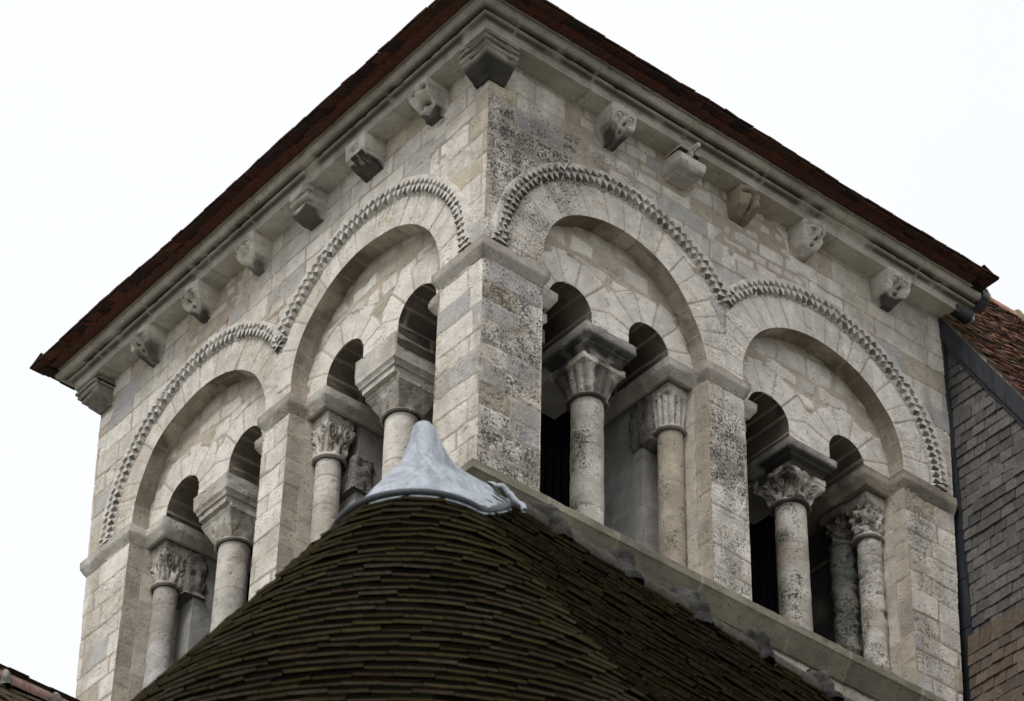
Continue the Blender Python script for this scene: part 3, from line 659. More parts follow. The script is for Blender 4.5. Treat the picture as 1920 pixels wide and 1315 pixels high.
# ------------------------------------------------------------------ toothed hood moulds
def hood(b, t0, t1, seed, flat=1.0):
    mb = MB(); ri, ro = .41, .62
    n = int((t1 - t0) / .02); th = np.linspace(t0, t1, n)
    prof = [(ri, -.002), (ri + .02, .004), (ri + .10, .012), (ri + .14, .030), (ri + .16, .04), (ro - .01, .052), (ro, .03), (ro + .003, -.006)]
    k = len(prof); T, Kk = np.meshgrid(th, np.arange(k)); off = np.array([p[0] for p in prof])[Kk]; pd = np.array([p[1] for p in prof])[Kk]
    base = lambda t: b.r(np.clip(t, 0, math.pi)) * .35 + 1.17 * .65
    RR = base(T) + off
    U = b.cu + RR * np.cos(T); Z = b.cz + RR * np.sin(T); P = W3(b.face, U, -pd, Z)
    dd = -pd + .012 * (fbm(P, 9, 3, seed) - .5) * (pd > .005)
    P2 = W3(b.face, U, dd, Z)
    al = lichen(b.face, U, dd, Z, P2) * .8
    st = CREAM * .86 * (.85 + .3 * fbm(P2, 3, 2, seed))[..., None]; st = mixc(st, TAN, .5 * sstep(.5, .7, fbm(P2, 1.5, 3, 41)))
    mb.add(P2.reshape(-1, 3), gridfaces(n, k, flip=(b.face == 'R')).tolist(), np.concatenate([st, al[..., None]], -1).reshape(-1, 4))
    r = np.random.default_rng(seed)
    def zig(rb_, rtip, rval, rout, h0, h1, pitch, phase):
        m = max(3, int(round((t1 - t0) * 1.7 / pitch))); dt = (t1 - t0) / m
        def pt(t, rr_, h): q = base(t); return W3(b.face, np.array(b.cu + (q + rr_) * math.cos(t)), -h, b.cz + (q + rr_) * math.sin(t))
        tt = t0 + (np.arange(m + 1) + phase) * dt; J = lambda a_: r.uniform(-.75 * a_, .75 * a_)
        tip = [(t + J(.006), rtip + J(.012) + (r.random() < .08) * .04, h1 + J(.006)) for t in tt]; val = [(t + dt / 2 + J(.004), rval + J(.010), h1 + J(.004)) for t in tt]
        for k in range(m):
            ta, tb_, v_ = tip[k], tip[k + 1], val[k]
            if tb_[0] > t1 + dt * .3: continue
            B = (v_[0], rb_ + .012, h0); C0 = (ta[0], rb_, h0); C1 = (tb_[0], rb_, h0); O0 = (ta[0], rout, h1); O1 = (tb_[0], rout, h1); Om = (v_[0], rout, h1); X0 = (ta[0], rout + .012, -.01); X1_ = (tb_[0], rout + .012, -.01)
            L_ = [ta, tb_, v_, B, C0, C1, O0, O1, Om, X0, X1_]; V = [pt(*p) for p in L_]
            F = [(0, 6, 8, 2), (2, 8, 7, 1), (0, 2, 3), (2, 1, 3), (0, 3, 4), (1, 5, 3), (6, 9, 10, 7)]
            if b.face == 'L': F = [f_[::-1] for f_ in F]
            a_ = float(lichen(b.face, np.array(b.cu + 1.7 * math.cos(ta[0])), 0, np.array(b.cz + 1.7 * math.sin(ta[0])), np.array(V[0]))) * .8
            cc = CREAM * .92 * r.uniform(.85, 1.06)
            dk = r.uniform(.22, .6)                       # notch facets darkened in colour: black crust plus painted recess shade
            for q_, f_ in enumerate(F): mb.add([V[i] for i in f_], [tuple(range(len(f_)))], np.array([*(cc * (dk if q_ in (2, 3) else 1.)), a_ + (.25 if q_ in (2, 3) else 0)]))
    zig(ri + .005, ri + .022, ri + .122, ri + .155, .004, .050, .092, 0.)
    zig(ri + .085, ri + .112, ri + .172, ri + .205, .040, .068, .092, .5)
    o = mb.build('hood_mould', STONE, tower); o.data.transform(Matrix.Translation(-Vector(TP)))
def limits(b):   # hood stops where it meets its neighbour or the impost level
    o = [q for q in bays if q.face == b.face and q is not b][0]; half = abs(o.cu - b.cu) / 2; a = math.acos(min(1, half / 1.69))
    return (a, math.pi - .0) if o.cu > b.cu else (0.0, math.pi - a)
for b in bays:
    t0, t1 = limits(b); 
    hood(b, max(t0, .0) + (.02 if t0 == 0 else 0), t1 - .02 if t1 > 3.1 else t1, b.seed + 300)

# ------------------------------------------------------------------ ledge, cornice
band('sill_ledge', [(3, WL + .0), (0, WL + .0), (0, 0), (WR - .15, 0)], [(-.4, ZS + .03), (.0, ZS - .01), (.165, ZS - .075), (.178, ZS - .09), (.176, ZS - .175), (.165, ZS - .182), (.035, ZS - .365), (-.02, ZS - .37)][::-1], 71,
     np.array([.235, .225, .17]), rough=.005, lich=.42, darkn=.25, jointw=.95, label='mossy sloping sill ledge below the arcade')
corn = [(-.02, ZT + .005), (.255, ZT), (.262, ZT + .09, .2), (.275, ZT + .105, .75), (.30, ZT + .118, .9), (.335, ZT + .128, .2), (.338, ZT + .142, .1), (.322, ZT + .150, 1), (.325, ZT + .172, 1), (.365, ZT + .172, .7), (.40, ZT + .170, .25), (.435, ZT + .190, 0), (.446, ZT + .225, 0), (.440, ZT + .252), (.415, ZT + .270),
        (.385, ZT + .272, .6), (.385, ZT + .285, .6), (.438, ZT + .288), (.448, ZT + .335), (.43, ZT + .345), (-.1, ZT + .35)]
XR = 6.86
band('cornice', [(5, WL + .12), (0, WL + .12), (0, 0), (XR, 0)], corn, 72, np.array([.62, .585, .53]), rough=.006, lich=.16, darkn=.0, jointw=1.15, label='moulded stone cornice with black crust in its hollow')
mb = MB(); 
cv = [(XR, -o_[0], o_[1]) for o_ in corn[1:-1]]; n = len(cv); mb.add(cv + [(XR, 1.2, ZT + .345), (XR, 1.2, ZT)], [list(range(n + 2))], (.3, .28, .25))
o = mb.build('cornice_end', STONE, tower); o.data.transform(Matrix.Translation(-Vector(TP)))

# ------------------------------------------------------------------ corbels
def corbel(face, uc, style, seed, w=.165, ztop=ZT + .01, dark=.25, label=None, depth=.275, hgt=.37, base=None):
    n, m = 84, 104
    a, v = np.meshgrid(np.linspace(-1, 1, n), np.linspace(0, 1, m))       # a across, v from top (0) to bottom (1)
    hole = np.zeros_like(a); wm = np.ones_like(a)
    prot = depth * np.ones_like(a); hw = w * np.ones_like(a)
    def bl(x, y, sx, sy): return np.exp(-((a - x) / sx) ** 2 - ((v - y) / sy) ** 2)
    if style in ('mask', 'shield', 'bearded', 'capped'):
        prot = depth * (1.08 - .10 * v - .70 * np.clip((v - .40) / .60, 0, 1) ** 1.35) - (.085 if style == 'capped' else .025) * a ** 2 * (1 - .5 * v)
        hw = w * (1.05 - .16 * v - .50 * sstep(.50, 1.02, v))
        prot += .070 * bl(0, .47, .14, .14) * sstep(.2, .45, v) - .03 * bl(0, .615, .2, .03) + .018 * bl(0, .2, .8, .05)           # nose, brow
        for sx in (-.42, .42):
            d2 = np.hypot((a - sx) / .26, (v - .34) / .075)
            prot += .018 * np.exp(-((d2 - 1) / .24) ** 2) + .016 * np.exp(-(d2 / .5) ** 2) - .016 * np.exp(-((d2 - 1.9) / .4) ** 2)
            hole += .75 * np.exp(-((d2 - .72) / .14) ** 2)
        prot -= .04 * bl(-.32, .52, .13, .12) + .04 * bl(.32, .52, .13, .12); prot -= .014 * bl(0, .245, .75, .018); hole += .35 * bl(0, .245, .7, .014)  # the brow groove also gets a painted shadow line
        if style == 'capped': prot += .03 * sstep(.17, .13, v); hw = hw * (1 + .1 * sstep(.17, .13, v)); hole += .7 * bl(-.42, .34, .09, .035) + .7 * bl(.42, .34, .09, .035)
        if style != 'shield':
            prot -= .05 * bl(0, .72, .22, .035); hole += 1.0 * bl(0, .72, .2, .035) + .8 * bl(0, .585, .13, .03); prot += .014 * bl(0, .79, .2, .03)
        if style == 'bearded': prot += .012 * np.sin(a * 22 + v * 8) * sstep(.55, .7, v); hole += .8 * sstep(.5, .62, v) * sstep(.2, .45, np.abs(a)) * .6; prot += .02 * bl(0, .64, .55, .05)
    elif style == 'beast':
        prot = depth * (1.05 - .75 * sstep(.1, 1, v)) + .07 * bl(0, .42, .35, .12) + .05 * bl(0, .75, .3, .12) - .11 * bl(0, .60, .5, .06); hw = w * (1 - .45 * sstep(.2, 1, v))
        hole += bl(0, .60, .5, .06); prot -= .04 * bl(-.5, .22, .3, .10) + .04 * bl(.5, .22, .3, .10); hole += .6 * bl(.45, .2, .22, .07) + .6 * bl(-.45, .2, .22, .07)
        hw = hw + .02 * bl(0, .75, 2, .08)
    elif style == 'barrel':
        prot = depth * (.55 + 0 * v) + .02; k = sstep(.30, .34, v) * sstep(.90, .86, v); yy = (v - .61) / .29
        prot = prot * (1 - k) + k * (depth * .72 + .12 * np.sqrt(np.clip(1 - yy ** 2, 0, 1))); hw = w * (.92 + .22 * k - .1 * sstep(.9, 1, v)); hole += .9 * sstep(.12, .15, v) * sstep(.34, .3, v) * sstep(.12, .2, np.abs(a))
        prot += .10 * sstep(.2, .12, v); prot += .12 * sstep(.34, .3, v) * sstep(.22, .14, np.abs(a - .1)); prot *= 1 - .75 * sstep(.92, 1, v)
        prot = np.maximum(prot, .02)
    elif style == 'figure':
        prot = depth * .75 * (1 - .5 * sstep(.75, 1, v)); hw = w * (1 - .2 * sstep(.7, 1, v))
        prot += .10 * bl(-.45, .55, .35, .2) + .11 * bl(.45, .45, .22, .3) + .08 * bl(.5, .8, .35, .12) + .06 * bl(0, .1, .9, .1) - .08 * bl(.02, .6, .12, .3) - .06 * bl(0, .25, .6, .07); hole += .9 * bl(.02, .6, .12, .3) + .9 * bl(-.1, .25, .5, .07)
    elif style == 'curl':
        prot = depth * (1.05 - .10 * v) ; k = sstep(.58, .61, v); prot = prot * (1 - k) + k * depth * (1.02 - 1.0 * np.clip((v - .60) / .40, 0, 1) ** 1.6) + .018 * k * np.sin(v * 60) * .5; hw = w * (1.02 - .1 * k)
        hole += .85 * k * sstep(.3, .6, fbm(np.stack([a, v, a * 0 + seed], -1), 3, 2, 1)); d2 = np.hypot((a - .1) / .3, (v - .3) / .12); prot += .012 * np.cos(d2 * 3.2) * np.exp(-(d2 / 1.6) ** 2); hole += .35 * np.exp(-((d2 - 1) / .25) ** 2)
    elif style == 'hook':
        prot = depth * (1.05 - .15 * v); prot -= .17 * bl(0, .58, 1.2, .07) * (a > -2); prot -= .10 * bl(-.3, .26, 1.6, .045); hole += bl(0, .58, .9, .06) + .9 * bl(-.2, .26, .7, .04); hw = w * (.95 - .25 * sstep(.3, .9, v)); prot *= 1 - .45 * sstep(.85, 1, v)
    prot = np.maximum(prot, .02)
    U = uc + a * hw; Z = ztop - v * hgt; P = W3(face, U, -prot, Z)
    er = .006 * (fbm(P, 24, 3, seed) - .5) - .009 * sstep(.66, .8, fbm(P, 34, 2, seed)); prot = prot + er
    base = CREAM * 1.04 if base is None else np.asarray(base)
    c = base * (.88 + .2 * fbm(P, 4, 2, seed))[..., None]; c = mixc(c, TAN * .75, .6 * sstep(.45, .65, fbm(P, 5, 3, seed + 1)))
    c = mixc(c, DARK * .5, np.clip(hole * 1.35, 0, .95))  # carved eyes, mouths and hollows have shade painted into the colour
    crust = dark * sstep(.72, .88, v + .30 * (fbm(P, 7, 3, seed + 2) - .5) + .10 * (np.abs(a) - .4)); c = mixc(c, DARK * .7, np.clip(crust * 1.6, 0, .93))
    front = W3(face, U, -prot, Z)
    # close the sides back to the wall: extra columns at the left and right, plus bottom
    backL = W3(face, U[:, :1] * 1.0, .01, Z[:, :1]); midL = W3(face, U[:, :1], -prot[:, :1] * .5, Z[:, :1])
    backR = W3(face, U[:, -1:], .01, Z[:, -1:]); midR = W3(face, U[:, -1:], -prot[:, -1:] * .5, Z[:, -1:])
    G = np.concatenate([backL, midL, front, midR, backR], 1); cs = base * .85
    C = np.concatenate([np.tile(cs, (m, 1, 1)).reshape(m, 1, 3), c[:, :1], c, c[:, -1:], np.tile(cs, (m, 1, 1)).reshape(m, 1, 3)], 1)
    bot = G[-1:].copy(); k = 1 if face == 'R' else 0; bot[..., k] = .01; top = G[:1].copy(); top[..., k] = .01
    G = np.concatenate([top, G, bot], 0); C = np.concatenate([C[:1], C, C[-1:]], 0)
    al = np.full(C.shape[:2], .30)
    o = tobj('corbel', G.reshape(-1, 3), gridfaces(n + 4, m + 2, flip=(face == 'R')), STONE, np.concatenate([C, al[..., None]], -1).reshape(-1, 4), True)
    if label: o['label'] = label
    return o
corbel('R', 1.60, 'bearded', 1, dark=.45, label='corbel carved as a long moustached face with open mouth', hgt=.40)
corbel('R', 2.53, 'barrel', 2, dark=.22, label='corbel carved as a horizontal barrel hung from a peg', w=.15)
corbel('R', 3.42, 'figure', 3, dark=.25, base=(.44, .37, .27), label='brownish corbel of lumpy crouching forms', w=.13)
corbel('R', 4.37, 'capped', 4, dark=.25, label='corbel carved as a round head with a cap', w=.15)
corbel('R', 5.62, 'mask', 5, dark=.8, label='corbel carved as a flat face with a blackened chin', w=.155)
corbel('L', .86, 'beast', 6, dark=.7, label='corbel carved as a gaping beast head', w=.17)
corbel('L', 1.93, 'curl', 7, dark=.9, label='square corbel with blackened rounded underside')
corbel('L', 2.96, 'hook', 8, dark=.55, label='corbel carved as a hooked scroll')
corbel('L', 3.99, 'shield', 9, dark=.5, label='corbel carved as a plain pointed face')
corbel('L', 5.05, 'mask', 10, dark=.6, label='corbel carved as a face with almond eyes')
corbel('L', 6.06, 'bearded', 11, dark=.3, label='corbel carved as a wrapped bearded head')
def corner_corbel(cx, cy, sx, sy, seed, dark, ext=.20, label=None):
    # stepped block under the cornice angle; (sx, sy) outward directions
    prof = [(-.05, ZT - .40), (.03, ZT - .40), (.13, ZT - .30), (.205, ZT - .215), (.21, ZT - .195), (.235, ZT - .185), (.245, ZT - .16), (.235, ZT - .138), (.205, ZT - .132), (.205, ZT - .118), (.255, ZT - .112), (.262, ZT - .085), (.25, ZT - .062), (.21, ZT - .056), (.21, ZT - .042), (.25, ZT - .036), (.255, ZT + .01), (0, ZT + .01)]
    path = [(cx - sx * ext, cy), (cx - sx * ext, cy)]
    e = ext
    if (sx, sy) == (-1, -1): path = [(cx, cy + e), (cx, cy), (cx + e, cy)]
    else: path = [(cx + e, cy), (cx, cy), (cx, cy - e)]
    o, P = band('corner_corbel', path, prof, seed, np.array([.40, .37, .32]), rough=.012, lich=.5, darkn=.0, jointw=9, step=.02)
    me = o.data; col = np.empty(len(me.vertices) * 4, np.float32); me.color_attributes['Col'].data.foreach_get('color', col); col = col.reshape(-1, 4)
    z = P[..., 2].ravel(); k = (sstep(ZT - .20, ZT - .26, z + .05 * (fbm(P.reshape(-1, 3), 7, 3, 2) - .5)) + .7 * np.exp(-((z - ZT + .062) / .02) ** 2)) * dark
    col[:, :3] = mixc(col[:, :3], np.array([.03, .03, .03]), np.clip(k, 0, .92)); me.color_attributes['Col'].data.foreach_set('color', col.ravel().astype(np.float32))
    # end caps
    m = P.shape[0]
    for j in (0, -1):
        ring = P[:, j]; inner = ring.copy()
        if j == 0: ax = 0 if (sx, sy) == (-1, -1) else 1
        else: ax = 1 if (sx, sy) == (-1, -1) else 0
        base = (cx, cy)[ax]; inner[:, ax] = base + .02 * (1 if ax == 0 or sy < 0 else -1)
        V = np.concatenate([ring, inner]) - TP; f = [(i, i + 1, m + i + 1, m + i) for i in range(m - 1)]
        mesh_obj('corbel_cheek', V + TP - TP, f, STONE, o, np.tile([.36, .33, .28, .5], (2 * m, 1)))
    if label: o['label'] = label
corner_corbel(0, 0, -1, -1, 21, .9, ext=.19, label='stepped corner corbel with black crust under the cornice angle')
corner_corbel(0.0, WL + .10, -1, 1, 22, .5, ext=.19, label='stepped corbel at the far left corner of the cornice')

# ------------------------------------------------------------------ walls below, back walls, black box and boards that keep the belfry dark
def plainwall(name, lo, hi, seed, label=None):
    # coursed masonry box, coarse grid on the four sides
    mb = MB()
    def side(p0, p1, fl):
        L = math.hypot(p1[0] - p0[0], p1[1] - p0[1]); n1 = int(L / .12) + 2; n2 = int((hi[2] - lo[2]) / .12) + 2
        a, q = np.meshgrid(np.linspace(0, 1, n1), np.linspace(0, 1, n2)); X = p0[0] + (p1[0] - p0[0]) * a; Y = p0[1] + (p1[1] - p0[1]) * a; Z = lo[2] + (hi[2] - lo[2]) * q
        P = np.stack([X, Y, Z], -1); rr = Rows(seed, lo[2], hi[2] + .5, .24, .34, .35, .7, -20, 40); idv, e = rr(X + Y, Z); c, _, _ = stone_col(idv, seed, .12, .15)
        mb.add(P.reshape(-1, 3), gridfaces(n1, n2, flip=fl).tolist(), np.concatenate([c, np.full(c.shape[:2] + (1,), .3)], -1).reshape(-1, 4))
    x0, y0, _ = lo; x1, y1, _ = hi
    side((x0, y0), (x1, y0), False); side((x1, y0), (x1, y1), False); side((x1, y1), (x0, y1), False); side((x0, y1), (x0, y0), False)
    return mb
mbw = plainwall('lower_wall', (-.002 + .01, .01, -21), (WR - .15, WL - .15, -3.05), 5); o = mbw.build('lower_wall', STONE, tower); o.data.transform(Matrix.Translation(-Vector(TP)))
mb = MB()
mb.box((DB + .04, DB + .04, -3.1), (WR - .3, WL - .3, ZT + .4), (.0, .0, .0))     # near-black box added to keep the openings dark
for k in range(46):                                                                # upright boards in front of the black box
    x = DB + .06 + k * .105
    if x < WR - .4: mb.box((x, DB + .012, -3.05), (x + .085, DB + .0405, ZT), (0, 0, 0))
    if x < WL - .4: mb.box((DB + .012, x, -3.05), (DB + .0405, x + .085, ZT), (0, 0, 0))
o = mb.build('dark_box_boarding', WOODM, tower); o.data.transform(Matrix.Translation(-Vector(TP)))
mb = MB()
mb.box((.02, .02, -3.06), (WR - .15, WL - .15, ZS - .012), (.3, .29, .26))              # belfry floor
mb.box((.05, .05, 1.75), (WR - .1, WL - .1, ZT - .01), (.1, .1, .1))                # masonry mass above arches
mb.box((WR - .45, .9, -3.05), (WR - .1, WL - .1, ZT - .02), (.5, .48, .42)); mb.box((.9, WL - .45, -3.05), (WR - .46, WL - .12, ZT - .02), (.5, .48, .42))
o = mb.build('inner_masonry', STONE, tower); o.data.transform(Matrix.Translation(-Vector(TP)))

# ------------------------------------------------------------------ tiles
def tiles(rows, mapf, gauge, tw, th, cols, seed, edge=None, over=2.1, lift=1.6, jit=.5, alpha=(0, 1), mat=TILE, name='roof_tiles', parent=None, skip=0.0, shade=.25, warp=.006):
    """rows: list of (s, a0, a1); mapf(a, s, n) -> xyz. Each tile is its own slab, lower edge lifted."""
    r = np.random.default_rng(seed); Vs = []; Cs = []
    for j, (s, a0, a1) in enumerate(rows):
        k = max(1, int(round((a1 - a0) / tw))); da = (a1 - a0) / k; st = (j % 2) * .5
        i = np.arange(-1, k + 1); lo = np.clip(a0 + (i + st) * da + .004, a0, a1); hi = np.clip(a0 + (i + 1 + st) * da - .004, a0, a1); ok = (hi - lo) > .02
        lo, hi = lo[ok], hi[ok]; n = len(lo)
        if skip: kk = r.random(n) > skip; lo, hi = lo[kk], hi[kk]; n = len(lo)
        ds = r.normal(0, gauge * .06 * jit, n); t = th * r.uniform(.85, 1.2, n); lf = t * lift + r.uniform(0, th * .6 * jit, n)
        tw_ = r.normal(0, th * .35 * jit, n)                    # slight twist
        s0 = s + ds; s1 = s0 - gauge * over                      # s grows downhill: lower edge s0, upper end s1
        co = []
        wv = warp * np.sin((lo + j * .37) * 2.1)
        for (aa, ss, nn) in ((lo, s0, lf - t + tw_ + wv), (hi, s0, lf - t - tw_ + wv), (hi, s1, -t * .2), (lo, s1, -t * .2), (lo, s0, lf + tw_ + wv), (hi, s0, lf - tw_ + wv), (hi, s1, t * .8), (lo, s1, t * .8)):
            co.append(mapf(aa, ss, nn))
        V = np.stack(co, 1); Vs.append(V.reshape(-1, 3))
        c = cols[r.integers(0, len(cols), n)] * r.uniform(1 - shade, 1 + shade, n)[:, None]
        al = r.uniform(alpha[0], alpha[1], n)
        C = np.repeat(np.concatenate([c, al[:, None]], 1)[:, None], 8, 1)
        if edge is not None: C[:, (0, 1, 4, 5), :3] = C[:, (0, 1, 4, 5), :3] * edge[0] + np.array(edge[1]) * (1 - edge[0]); 
        Cs.append(C.reshape(-1, 4))
    V = np.concatenate(Vs); n = len(V) // 8; b = np.arange(n)[:, None, None] * 8
    F = (b + np.array([(0, 3, 2, 1), (4, 5, 6, 7), (0, 1, 5, 4), (1, 2, 6, 5), (2, 3, 7, 6), (3, 0, 4, 7)])[None]).reshape(-1, 4)
    pl_ = np.array(parent.location) if parent else np.zeros(3)
    if parent is not None and parent.parent: pl_ = pl_ + np.array(parent.parent.location)
    return mesh_obj(name, V - pl_, F, mat, parent, np.concatenate(Cs))
REDS = np.array([(.20, .060, .034), (.15, .048, .03), (.26, .085, .045), (.10, .045, .035), (.17, .055, .04), (.08, .04, .035)])

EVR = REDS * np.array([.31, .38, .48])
# tower roof: overhanging eave of flat tiles, seen from below, on a low hipped roof
EB, ZE = .74, 3.02; X1, Y1 = 6.78, WL + .66; PITCH = math.radians(24)
def eave_map(o, A, S):
    o, A, S = (np.array(x, float) for x in (o, A, S)); Nn = np.cross(A, S); Nn = Nn / np.linalg.norm(Nn); Nn = Nn if Nn[2] > 0 else -Nn
    def f(a, s, n):
        p = o + np.multiply.outer(a, A) + np.multiply.outer(s, S) + np.multiply.outer(n + 0 * a, Nn)
        p[..., 2] += .010 * np.sin(p[..., 0] * 1.1 + p[..., 1] * 1.3) + .016 * (fbm(p * np.array([1, 1, 0]), 1.1, 2, 6) - .5); return p
    return f
cp, sp_ = math.cos(PITCH), math.sin(PITCH)
def eave_rows(L, n=26, g=.13, h0=1, h1=1): return [(-k * g, h0 * k * g * cp, L - h1 * k * g * cp) for k in range(n) if L - (h0 + h1) * k * g * cp > .3]
roof = bpy.data.objects.new('roof', None); sc.collection.objects.link(roof); roof.parent = tower; roof.location = np.array([3.2, 3.3, ZE]) - TP
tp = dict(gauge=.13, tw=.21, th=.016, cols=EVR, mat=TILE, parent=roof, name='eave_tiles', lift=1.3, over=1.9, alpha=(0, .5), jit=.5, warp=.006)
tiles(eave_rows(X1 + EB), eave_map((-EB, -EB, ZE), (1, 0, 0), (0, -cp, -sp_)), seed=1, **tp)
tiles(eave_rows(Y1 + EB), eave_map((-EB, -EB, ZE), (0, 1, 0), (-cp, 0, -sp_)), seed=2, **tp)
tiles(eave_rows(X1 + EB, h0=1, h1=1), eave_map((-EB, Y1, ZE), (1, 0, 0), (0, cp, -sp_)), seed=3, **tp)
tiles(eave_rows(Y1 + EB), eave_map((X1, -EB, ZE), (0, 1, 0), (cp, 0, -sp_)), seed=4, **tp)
# second, doubled row of tiles along the edge
tp2 = dict(tp); tp2.update(gauge=.10, over=1.15, tw=.23)
tiles([(-.03, .03, X1 + EB - .03)], eave_map((-EB, -EB, ZE - .028), (1, 0, 0), (0, -cp, -sp_)), seed=11, **tp2)
tiles([(-.03, .03, Y1 + EB - .03)], eave_map((-EB, -EB, ZE - .028), (0, 1, 0), (-cp, 0, -sp_)), seed=12, **tp2)
tiles([(-.03, .03, X1 + EB - .03)], eave_map((-EB, Y1, ZE - .028), (1, 0, 0), (0, cp, -sp_)), seed=13, **tp2)
# slanting closing tiles between cornice and eave (seen from below as dark red lozenges)
def under(o, A, Nh, L, seed):
    r = np.random.default_rng(seed); mb = MB(); o = np.array(o, float); A = np.array(A, float); Nh = np.array(Nh, float); x = 0
    while x < L:
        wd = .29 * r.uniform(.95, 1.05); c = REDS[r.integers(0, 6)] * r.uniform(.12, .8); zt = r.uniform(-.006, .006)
        def pt(a, q, z): return o + A * min(a, L) + Nh * q + np.array([0, 0, z])
        t_ = .014
        for (tri, zz) in ((((0, 0), (wd, 0), (wd * .5, .27)), .0), (((wd, 0), (wd * 1.5, .27), (wd * .5, .27)), .012)):
            c2 = c * r.uniform(.6, 1.3); V = [pt(x + p[0], p[1], zt + zz + p[1] * -.40) for p in tri] + [pt(x + p[0], p[1], zt + zz + t_ + p[1] * -.40) for p in tri]
            mb.add(V, [(2, 1, 0), (3, 4, 5), (0, 1, 4, 3), (1, 2, 5, 4), (2, 0, 3, 5)], (*c2, .0))
        x += wd
    ob = mb.build('underside_tiles', TILE, roof); ob.data.transform(Matrix.Translation(-Vector((3.2, 3.3, ZE))))
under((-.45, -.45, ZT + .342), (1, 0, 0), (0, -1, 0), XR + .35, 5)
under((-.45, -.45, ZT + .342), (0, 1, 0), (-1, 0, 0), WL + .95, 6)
# solid roof body over the tiles' beds
mb = MB(); zc = ZE + 2.0
x0, y0, x1_, y1_ = -EB + .16, -EB + .16, X1 - .16, Y1 - .16; zb = ZE + .16 * .445 - .012
hx, hy = (x1_ - x0) / 2, (y1_ - y0) / 2; hr = hx * .445
mb.add([(x0, y0, zb), (x1_, y0, zb), (x1_, y1_, zb), (x0, y1_, zb), (x0 + hx, y0 + hx, zb + hr), (x0 + hx, y1_ - hx, zb + hr)],
       [(0, 1, 4), (1, 2, 5, 4), (2, 3, 5), (3, 0, 4, 5), (3, 2, 1, 0)], (.10, .04, .03, 0))
o = mb.build('roof_deck', TILE, roof); o.data.transform(Matrix.Translation(-Vector((3.2, 3.3, ZE))))
# lead wrapping on the right-hand end of the cornice
mb = MB()
prl = [(.30, ZT + .10), (.36, ZT + .125), (.42, ZT + .165), (.465, ZT + .20), (.475, ZT + .24), (.46, ZT + .275), (.455, ZT + .30), (.47, ZT + .34)]; prl = [(a_ + .012, z_) for a_, z_ in prl]
for (xa, xb, gr) in ((XR - .06, XR + .03, .010), (XR + .031, XR + .06, -.005)):
    V = [(xa, -(o_ - .02 + gr), z_) for o_, z_ in prl] + [(xb, -(o_ - .02 + gr), z_) for o_, z_ in prl]; n = len(prl); V += [(xa, -.25, ZT + .3), (xb, -.25, ZT + .3)]
    mb.add(V, [(i, i + 1, n + i + 1, n + i) for i in range(n - 1)] + [tuple([2 * n + 1] + list(range(n, 2 * n)))] + [tuple([2 * n] + list(range(n - 1, -1, -1)))])
for q_ in range(12):
    t0_, t1_ = q_ / 12 * math.pi, (q_ + 1) / 12 * math.pi
    V = []
    for (xx, rr_) in ((XR - .30, .085), (XR - .05, .10)): V += [(xx, -.20 - rr_ * math.cos(t0_), ZT + .07 - rr_ * math.sin(t0_)), (xx, -.20 - rr_ * math.cos(t1_), ZT + .07 - rr_ * math.sin(t1_))]
    mb.add(V, [(0, 2, 3, 1)])
mb.add([(XR - .30, -.20 - .085 * math.cos(q_ / 12 * math.pi), ZT + .07 - .085 * math.sin(q_ / 12 * math.pi)) for q_ in range(13)], [list(range(13))])
o = mb.build('lead_wrapping', LEAD_D, tower); o.data.transform(Matrix.Translation(-Vector(TP)))

# ------------------------------------------------------------------ nave with slate-hung gable, right of the tower
nave = empty('nave', (10.0, 1.6, -21), 'slate-hung gable with dark lead rake and red tiled roof right of the belfry', 'building'); NP = np.array(nave.location)
GX = 6.62; ry, rz = 1.62, 5.62; slope = (rz - 2.80) / ry                     # rake line: z = 2.80 + slope*y
SLC = np.array([(.092, .086, .084), (.108, .101, .098), (.072, .068, .068), (.12, .110, .104)]); BRC = np.array([(.09, .066, .048), (.11, .08, .06), (.075, .06, .048), (.12, .085, .06)])
def gmap(x0, tilt=0.): return lambda a, s, n: np.stack([x0 - n - tilt * s, -a, -s + 0 * a], -1)
g = .140
rows_ = []; z = 2.75
while z > -1.60:
    a0 = .03; a1 = (2.80 - z - .27) / slope
    if a1 - a0 > .1: rows_.append((-z, a0, a1))
    z -= g
tiles(rows_, gmap(GX), g, .17, .026, SLC, 31, edge=(.85, (.06, .06, .06)), over=1.8, lift=1.5, jit=.35, mat=SLATE, name='slate_hanging', parent=nave, alpha=(0, 0), shade=.18)
rows_ = []; z = -1.85
while z > -6:
    rows_.append((-z, .03, (2.80 - z) / slope + .02)); z -= g
tiles(rows_, gmap(GX - .05, .04), g, .17, .026, BRC, 32, over=1.8, lift=1.5, jit=.5, mat=SLATE, name='lower_shingles', parent=nave, alpha=(0, 0), shade=.2)
mb = MB()   # wall body
yb = -(2.80 + 21) / slope
yb = -4.8
mb.add([(GX, ry, rz - .1), (GX, yb, 2.80 + slope * yb - .1), (GX, yb, -21), (GX, 7.9, -21), (GX, 7.9, 2.80 + slope * yb - .1), (16, ry, rz - .1), (16, yb, 2.80 + slope * yb - .1), (16, yb, -21), (16, 7.9, -21), (16, 7.9, 2.80 + slope * yb - .1)],
       [(0, 1, 2, 3, 4), (9, 8, 7, 6, 5), (1, 6, 7, 2), (3, 8, 9, 4), (0, 5, 6, 1), (4, 9, 5, 0)], (.3, .28, .25, .3))
o = mb.build('wall', STONE, nave); o.data.transform(Matrix.Translation(-Vector(NP)))
mb = MB()   # lead rake board, vertical flashing, sloping apron
dv = np.array([0, -1, -slope]) / math.hypot(1, slope); nv = np.array([0, -slope, 1]) / math.hypot(1, slope)
